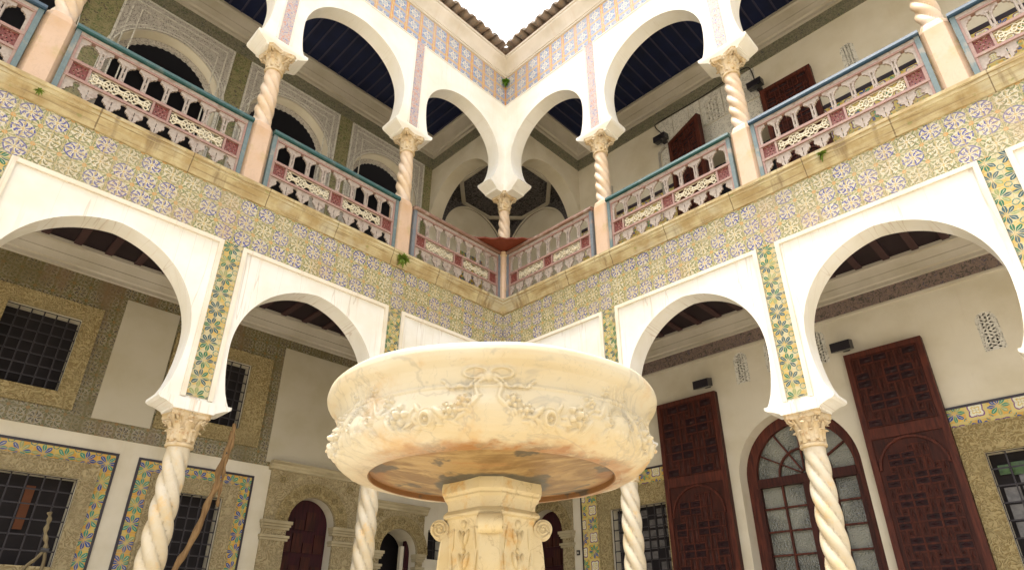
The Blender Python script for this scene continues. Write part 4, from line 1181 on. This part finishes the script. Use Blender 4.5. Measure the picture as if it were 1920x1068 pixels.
# blind lunettes on the two outer walls of the bay, dark spandrels between
for side in 'LR':
    lun = arch_hole(-1.48, 1.00, 10.35, 10.36)
    MB(side).plate(rect(-DB+.002, -.362, 10.36, ZD-.001), [[(x, max(10.3601, z)) for x, z in lun[2:]]], DB-.03, DB+.001).build('spandrel', MT['dome'], t)
    m_ = MB(side)
    ro = [(-1.48+1.03*cos(pi*i/30), 10.36+1.03*sin(pi*i/30)) for i in range(31)]; ri = [(-1.48+.985*cos(pi*i/30), 10.36+.985*sin(pi*i/30)) for i in range(30, -1, -1)]
    m_.plate(ro+ri, [], DB-.05, DB-.031); m_.build('lunette_moulding', MT['plaster_in'], t)
MB('L').box(-1.75, -1.0, DB-.02, DB+.001, 8.2, 9.95).build('tile_picture', MT['palm_win'], t)

# ------------------------------------------------------------------ small wall fittings
def floodlight(p, side, label):
    t = thing('floodlight', label, 'floodlight', FR[side](p), 'floodlights above the door leaves')
    s, d, z = p
    q = [(s-.16, d-.20, z), (s+.13, d-.20, z), (s+.13, d-.02, z+.05), (s-.16, d-.02, z+.05)]
    m_ = MB(side); m_.rings([q, [(a, b, c+.14) for a, b, c in q]]); m_.box(s-.05, s+.05, d-.02, DB, z+.05, z+.10); m_.build('housing', MT['lamp'], t)
    MB(side).rings([[(a, b, c-.012) for a, b, c in q], [(a, b, c-.002) for a, b, c in q]]).build('lens', MT['lampglass'], t)
    MB(side).tube([(s-.02, d-.1, z+.1), (s-.02, d-.02, z+.17), (s-.02, DB, z+.18)], .012, 6).build('bracket', MT['iron'], t)
floodlight((5.02, DB-.06, 5.34), 'R', 'black floodlight above the right hand ground floor door leaf')
floodlight((2.63, DB-.06, 5.36), 'R', 'black floodlight above the left hand ground floor door leaf')
floodlight((2.50, DB-.10, 11.14), 'R', 'square black floodlight beside the swung open upper door leaf')
floodlight((4.70, DB-.10, 11.14), 'R', 'square black floodlight above the flat folded upper door leaf')
def cable(side, pts, r, mat, name, label, cat):
    tag(MB(side).tube(pts, r, 6).build(name, MT[mat], None, 60, FR[side](pts[0])), label, cat)
def curve(P, n=8):
    P = [Vector(p) for p in P]; out = []
    for i in range(len(P)-1):
        a, b, c, d = P[max(i-1, 0)], P[i], P[i+1], P[min(i+2, len(P)-1)]
        for k in range(n):
            t_ = k/n; out.append(.5*((2*b)+(c-a)*t_+(2*a-5*b+4*c-d)*t_*t_+(3*b-a-3*c+d)*t_**3))
    return [tuple(p) for p in out+[P[-1]]]
cable('R', curve([(2.50, DB-.08, 11.25), (2.44, DB-.05, 11.5), (2.30, DB-.04, 11.80), (2.42, DB-.04, 11.88), (3.4, DB-.035, 11.88), (4.1, DB-.04, 11.93), (4.50, DB-.04, 11.96), (4.62, DB-.05, 11.80), (4.66, DB-.08, 11.3)]), .012, 'cable', 'cable', 'black cable looping along the tile frieze between the two upper floodlights', 'cable')
cable('R', curve([(2.48, DB-.08, 11.12), (2.36, DB-.06, 11.02), (2.30, DB-.04, 10.85), (2.30, DB-.04, 9.2)]), .026, 'pipe', 'conduit', 'grey conduit pipe dropping down the wall below the upper left floodlight', 'conduit')
cable('R', [(.98, DB-.03, 10.85), (.98, DB-.03, 10.80), (.98, DB-.03, 8.9)], .016, 'pipe', 'conduit', 'thin vertical conduit on the cream wall behind the first right hand column', 'conduit')
t = thing('light_switch', 'small light switch on the white strip of wall beside the star tiles', 'switch', FR['R']((-.52, DB, 2.89)))
MB('R').box(-.555, -.485, DB-.02, DB+.001, 2.84, 2.93).build('plate', MT['iron'], t); MB('R').box(-.535, -.505, DB-.028, DB-.021, 2.865, 2.905).build('rocker', MT['switch'], t)

# dry vine stem and frayed fibre
t = thing('dry_vine', 'dry forked vine stem climbing past the left column in front of the barred window', 'vine', FR['L']((4.3, 1.2, 0)))
P_ = [(4.72, 1.25, .3), (4.62, 1.22, 1.2), (4.40, 1.2, 2.18), (4.30, 1.2, 2.45), (4.205, 1.2, 2.80), (4.17, 1.2, 3.05), (4.11, 1.19, 3.28), (4.12, 1.2, 3.45), (4.07, 1.2, 3.70), (4.04, 1.21, 3.90), (4.05, 1.2, 4.02)]
MB('L').tube(curve(P_), [.040+.007*sin(i*.7) for i in range(len(curve(P_))-0)], 8).build('stem', MT['vine'], t, 60)
P2 = [(4.06, 1.17, 4.12), (4.03, 1.17, 3.85), (4.07, 1.16, 3.6), (4.06, 1.17, 3.40), (4.06, 1.18, 3.15), (4.05, 1.17, 3.0)]
MB('L').tube(curve(P2), [.020+.007*sin(i*.9) for i in range(len(curve(P2)))], 7).build('side_shoot', MT['vine'], t, 60)
MB('L').tube([(4.055, 1.2, 3.70), (4.09, 1.2, 3.705)], .045, 8).build('tie', MT['cable'], t)
t = thing('fibre_rope', 'frayed pale fibre rope splitting in two, in front of the bottom left window', 'rope', FR['L']((5.85, 1.0, 0)))
P_ = [(5.87, 1.0, 2.70), (5.85, 1.0, 2.62), (5.85, 1.0, 2.5), (5.81, 1.0, 2.38), (5.80, 1.0, 2.30)]
MB('L').tube(curve(P_), [.020+.006*sin(i) for i in range(33)], 7).build('strand', MT['rope'], t, 60)
for q in ([(5.81, 1.0, 2.31), (5.86, 1.0, 2.22), (5.93, 1.02, 2.12), (6.05, 1.0, 1.8), (6.1, 1, .6)], [(5.80, 1.0, 2.31), (5.78, 1.0, 2.22), (5.78, 1.0, 2.1), (5.80, 1.0, 1.7), (5.9, 1, .6)]):
    MB('L').tube(curve(q), .018, 6).build('strand', MT['rope'], t, 60)
MB('L').tube([(5.77, 1.0, 2.31), (5.845, 1.0, 2.315)], .028, 8).build('tie', MT['cable'], t)

def tuft(p, r, n, label, mat='leaf', name='fern', cat='fern', down=.5):
    rnd = random.Random(int(p[0]*100+p[2]*37)); m_ = MB(None)
    for i in range(n):
        a = rnd.uniform(0, 2*pi); el = rnd.uniform(-.9, .9)-down*.5; L = r*rnd.uniform(.5, 1.1)
        d = Vector((cos(a)*cos(el), sin(a)*cos(el), sin(el)-.0)); q = d.cross(Vector((0, 0, 1))).normalized()
        prev = Vector(p)+d*r*.1
        b = len(m_.v)
        for k in range(4):
            t_ = k/3; c = Vector(p)+d*L*t_+Vector((0, 0, -down*L*t_*t_)); w = .16*r*sin(pi*(t_*.85+.12))
            m_.v += [tuple(c-q*w), tuple(c+q*w+Vector((0, 0, .003)))]
        for k in range(3): m_.f.append((b+2*k, b+2*k+1, b+2*k+3, b+2*k+2))
    o = m_.build(name, MT[mat], None, None, p); return tag(o, label, cat, 'small plants rooted in the masonry')
tuft((.05, -.05, 12.92), .15, 60, 'bright green fern tuft growing in the tiled inner corner under the roof cornice')
tuft((.13, -sL[1]-.02, 6.98), .13, 90, 'green moss tuft on the stained sill below the first left column', 'moss', 'moss_tuft', 'moss', .2)
tuft((6.03, -.13, 7.03), .09, 26, 'tiny yellow green weed on the sill under the blue handrail', 'moss', 'weed', 'weed', .4)
tuft((.12, -7.45, 6.97), .06, 20, 'tiny weed at the far left of the sill', 'moss', 'weed', 'weed', .4)

# ------------------------------------------------------------------ fountain
FX, FY = 5.848, -5.726
ft = thing('fountain', 'cream marble fountain bowl carved with garlands, on a square pedestal with scrolls', 'fountain', (FX, FY, 0))
prof = [(.60, 2.312), (.625, 2.308), (.634, 2.297), (.637, 2.28), (.634, 2.265), (.626, 2.252), (.615, 2.244), (.603, 2.236), (.594, 2.222), (.587, 2.206), (.583, 2.19), (.583, 2.184), (.588, 2.182), (.590, 2.176), (.586, 2.171), (.590, 2.155), (.595, 2.135),
        (.598, 2.115), (.597, 2.095), (.591, 2.075), (.580, 2.056), (.563, 2.040), (.540, 2.028), (.515, 2.020), (.490, 2.015), (.472, 2.012), (.462, 2.011)]
def resample(pr, n):
    P = np.array(pr); d = np.r_[0, np.cumsum(np.hypot(*np.diff(P, axis=0).T))]; t = np.linspace(0, d[-1], n)
    return np.stack([np.interp(t, d, P[:, 0]), np.interp(t, d, P[:, 1])], 1), t
NP, NT = 190, 1152
PR, _ = resample(prof, NP)
for it in range(2): PR[1:-1] = PR[1:-1]*.5+(PR[:-2]+PR[2:])*.25
tg = np.gradient(PR, axis=0); tg /= np.hypot(tg[:, 0], tg[:, 1])[:, None]; nm = np.stack([-tg[:, 1], tg[:, 0]], 1)   # outward
if (nm[60, 0]) < 0: nm = -nm
TH = np.linspace(0, 2*pi, NT, endpoint=False)
H = np.zeros((NP, NT))
TH0 = radians(135)-.0182+pi+.018   # direction from the fountain towards the camera
A = (TH[None, :]-TH0+pi/4) % (pi/2)-pi/4          # angle from the nearest bow
AX = A*.595; ZZ = np.repeat(PR[:, 1:2], NT, 1)
side_mask = (np.arange(NP) < int(NP*.88))[:, None]
def blob(h, x, z, rx, rz, amp, ang=0, p=2.0):
    dx = AX-x; dz = ZZ-z; c, s_ = cos(ang), sin(ang)
    u = (dx*c+dz*s_)/rx; v = (-dx*s_+dz*c)/rz
    q = 1-(u*u+v*v); return np.maximum(h, amp*np.sqrt(np.clip(q, 0, 1)))
def flower(h, x, z, r, n=5, amp=.016):
    dx = AX-x; dz = ZZ-z; rr = np.hypot(dx, dz); th = np.arctan2(dz, dx)
    edge = r*(.80+.20*np.cos(n*th)); q = np.clip(1-(rr/edge)**2, 0, 1)
    f_ = amp*np.sqrt(q)*(.70+.30*np.abs(np.cos(n*th/2))); f_ = np.where(rr < r*.50, f_*.55, f_); f_ = np.where(rr < r*.26, amp*1.15*np.sqrt(np.clip(1-(rr/(r*.28))**2, 0, 1))+amp*.3, f_)
    return np.where(rr < r*1.0, np.maximum(h*.25, f_), h)
def rose(h, x, z, r, amp=.02):
    dx = AX-x; dz = ZZ-z; rr = np.hypot(dx, dz); q = np.clip(1-(rr/r)**2, 0, 1)
    return np.where(rr < r, np.maximum(h*.2, amp*np.sqrt(q)*(.68+.32*np.cos(rr/r*4*pi))), h)
rg = random.Random(3)
for sg in (-1, 1):
    # garland from the bow to the cherub head at 45 degrees
    path = [(.055, 2.125), (.085, 2.105), (.12, 2.085), (.155, 2.075), (.19, 2.070), (.23, 2.075), (.27, 2.085), (.31, 2.10), (.345, 2.125)]
    for i, (x, z) in enumerate(path):
        for k in range(5):
            an = rg.uniform(-1.2, 1.2)+(pi if rg.random() < .3 else 0); rr = rg.uniform(.018, .03)
            H = blob(H, sg*(x+rg.uniform(-.02, .02)+.014*cos(an)), z+rg.uniform(-.016, .012)+.014*sin(an), rr, .0075, rg.uniform(.007, .012), an*sg)
    H = flower(H, sg*.075, 2.128, .026, 5, .022); H = flower(H, sg*.115, 2.098, .026, 6, .02); H = rose(H, sg*.190, 2.080, .034, .028); H = blob(H, sg*.15, 2.095, .030, .011, .018, .7*sg)
    H = flower(H, sg*.285, 2.100, .036, 5, .028); H = blob(H, sg*.235, 2.052, .036, .011, .016, -.4*sg); H = blob(H, sg*.275, 2.050, .028, .010, .015, .5*sg); H = flower(H, sg*.335, 2.150, .024, 5, .02)
    H = blob(H, sg*.22, 2.112, .024, .009, .015, 1.0*sg); H = blob(H, sg*.325, 2.07, .03, .010, .014, .9*sg)
    # cherub head with curls (half, mirrored across the 45 degree line)
    x0 = .467
    H = blob(H, sg*x0, 2.085, .055, .052, .038); H = blob(H, sg*(x0-.022), 2.072, .018, .017, .044); H = blob(H, sg*x0, 2.074, .009, .016, .050); H = blob(H, sg*x0, 2.048, .022, .013, .038)
    for k in range(9):
        a_ = pi*.5+k*.19; H = rose(H, sg*(x0+.055*cos(a_)), 2.10+.050*sin(a_), .020, .034)
    for k in range(7):       # wings and plumes reaching up to the lip
        H = blob(H, sg*(x0-.080+.012*k), 2.135+.011*k, .040, .0065, .020, (1.1+.12*k)*sg)
        H = blob(H, sg*(x0-.066), 2.065-.010*k, .034, .006, .016, (.9-.25*k)*sg)
    H = flower(H, sg*(x0-.05), 2.205, .022, 5, .018)
    # bow loops and ribbon tails
    th = np.hypot((AX-sg*.040)/.044, (ZZ-2.219)/.020); H = np.maximum(H, .013*np.exp(-((th-.8)/.20)**2))
    for k in range(50):
        t_ = k/49; x = .010+.050*t_+.014*sin(t_*6); z = 2.205-.095*t_
        H = blob(H, sg*x, z, .0075, .0075, .011)
    for k in range(60):
        t_ = k/59; x = .02+.125*t_; z = 2.212-.030*sin(pi*t_)-.02*t_+.006*sin(t_*14)
        H = blob(H, sg*x, z, .006, .006, .010)
H = blob(H, 0, 2.208, .016, .018, .020)
H *= .85-.42*np.clip((np.abs(AX)-.34)/.06, 0, 1)
# mask to the outer wall
fade = np.clip((2.246-ZZ)/.012, 0, 1)*np.clip((ZZ-2.030)/.03, 0, 1)*side_mask
H *= fade
# shallow tooling and chips
for k in range(10): H += .0008*np.sin(TH[None, :]*rg.randint(2, 14)+rg.uniform(0, 6))*np.sin(np.arange(NP)[:, None]*rg.uniform(.02, .2)+rg.uniform(0, 6))*(np.arange(NP)[:, None] < NP*.95)
RR = PR[:, 0:1]+H*nm[:, 0:1]; ZF = PR[:, 1:2]+H*nm[:, 1:2]
V = np.stack([FX+RR*np.cos(TH)[None, :], FY+RR*np.sin(TH)[None, :], ZF+0*RR], 2).reshape(-1, 3)
idx = np.arange(NP*NT).reshape(NP, NT); nx_ = np.roll(idx, -1, 1)
F = np.stack([idx[:-1], nx_[:-1], nx_[1:], idx[1:]], 2).reshape(-1, 4)
mb = MB(None); mb.v = [tuple(p) for p in V]; mb.f = [tuple(int(i) for i in q) for q in F]
inner = [(.60, 2.312), (.57, 2.30), (.55, 2.25), (.50, 2.15), (.35, 2.08), (.05, 2.06)]
mb.rings([[(FX+r*cos(2*pi*i/96), FY+r*sin(2*pi*i/96), z) for i in range(96)] for r, z in inner], cap=False)
bowl = mb.build('bowl', MT['marble'], ft, 0)
MB(None).lathe(FX, FY, [(.4615, 2.0112), (.458, 2.0125), (.456, 2.030), (.452, 2.0305), (.40, 2.026), (.32, 2.012), (.24, 1.998), (.15, 1.989)], 96, cap=False).build('bowl_underside', MT['under'], ft, 30)
tag(MB(None).lathe(FX, FY, [(.535, 2.245), (.01, 2.246)], 64, cap=False).build('bowl_water', MT['green_gl'] if 0 else MT['lampglass'], ft))
# pedestal
def ring(h, c, z): return [(FX+x, FY+y, zz) for x, y, zz in csq(h, c, z)]
lv = [(.157, .058, 1.992), (.159, .058, 1.975), (.158, .058, 1.955), (.150, .056, 1.945), (.151, .056, 1.938), (.143, .054, 1.930), (.139, .052, 1.915), (.138, .052, 1.895), (.148, .055, 1.886), (.152, .056, 1.878), (.150, .056, 1.870), (.140, .052, 1.864),
      (.134, .050, 1.85), (.130, .050, 1.75), (.134, .050, 1.60), (.145, .052, 1.45), (.165, .06, 1.32), (.185, .06, 1.25), (.19, .06, 1.2), (.15, .05, 1.15), (.15, .05, .9), (.20, .06, .82), (.20, .06, .55), (.26, .07, .5), (.26, .07, .40)]
ped = MB(None).rings([ring(*l) for l in lv]).build('pedestal', MT['marble_ped'], ft, 30)
for k in range(4):
    a = pi/4+pi/2*k; c = Vector((cos(a), sin(a), 0)); p = Vector((-sin(a), cos(a), 0))
    def PT(r, z, y): q = Vector((FX, FY, 0))+c*r+p*y; return (q.x, q.y, z)
    m_ = MB(None)
    # leg band: S-curve thick ribbon on the chamfered corner ending in a scroll
    ro = []; 
    for i in range(22):
        t_ = i/21; z = 1.845-.42*t_; r = .168+.012*sin(t_*pi*1.6)+.035*t_**2; ro.append((r, z))
    R = []
    for r, z in ro: R.append([PT(r, z, -.036), PT(r+.006, z, -.030), PT(r+.002, z, 0), PT(r+.006, z, .030), PT(r, z, .036), PT(.12, z, .036), PT(.12, z, -.036)])
    m_.rings(R)
    for y0, y1, rs_ in ((-.040, .040, 1),):
        pts = []
        N = 40
        for i in range(N): pts.append((.186+.033*cos(2*pi*i/N), 1.835+.033*sin(2*pi*i/N)))
        R = [[PT(r, z, y) for r, z in pts] for y in (-.040, .040)]
        m_.rings(R)
    for sgn in (-1, 1):     # raised spiral on both cheeks
        sp = []
        for i in range(44):
            t_ = i/43; an = -pi*.5+t_*2*pi*1.9; rr = .029*(1-t_*.82); sp.append(PT(.186+rr*cos(an), 1.835+rr*sin(an), sgn*.041))
        m_.tube(sp, .0048, 6)
        m_.ball(PT(.186, 1.835, sgn*.041), .007, 8, 5)
    m_.build('scroll', MT['marble_ped'], ped, 40)
    # hanging husk chain on each flat face
    a = pi/2*k; c = Vector((cos(a), sin(a), 0)); p = Vector((-sin(a), cos(a), 0)); m_ = MB(None)
    def lobe(x, z, rx, rz, dep, tilt=0):
        R = []
        for j in range(7):
            v_ = -1+2*j/6; w_ = sqrt(max(.02, 1-v_*v_))
            row = []
            for i in range(8):
                b = 2*pi*i/8; xx = rx*w_*cos(b); yy = dep*w_*sin(b); zz = rz*v_
                q = Vector((FX, FY, 0))+c*(.130+yy)+p*(x+xx*cos(tilt)-zz*sin(tilt)); row.append((q.x, q.y, z+xx*sin(tilt)+zz*cos(tilt)))
            R.append(row)
        m_.rings(R)
    lobe(0, 1.845, .016, .018, .014)
    for j in range(6):
        z = 1.80-.078*j
        lobe(-.016, z, .010, .030, .014, .35); lobe(.016, z, .010, .030, .014, -.35); lobe(0, z-.01, .008, .034, .018); lobe(0, z-.045, .009, .009, .012)
    for sx in (-1, 1):
        for j in range(5): lobe(sx*(.056+.006*sin(j*1.7)), 1.80-.09*j, .006, .045, .008, sx*.12*(-1)**j)
    # small leaf carved on the scroll face
    m_.build('husk_garland', MT['marble_ped'], ped, 60)
base = [(.62, .0), (.62, .16), (.58, .20), (.54, .20), (.54, .34), (.50, .38), (.30, .40), (.1, .41)]
MB(None).rings([[(FX+r/cos(pi/8)*cos(pi/8+pi/4*k), FY+r/cos(pi/8)*sin(pi/8+pi/4*k), z+.004) for k in range(8)] for r, z in base]).build('stepped_base', MT['marble_ped'], ft)

# ------------------------------------------------------------------ ground
m_ = MB(None); m_.box(-400, 400, -400, 400, -.2, 0)
tag(m_.build('courtyard_floor', MT['floor']), 'pale marble courtyard floor', 'floor', kind='structure')
# lower floor of galleries is one step up
m_ = MB(None); m_.box(-DB+.001, -.4, -10.4, DB-.001, .004, .019); m_.box(-.399, 10.6, .4, DB-.001, .004, .019)
tag(m_.build('gallery_floor', MT['floor']), 'stone gallery floor', 'floor', kind='structure')
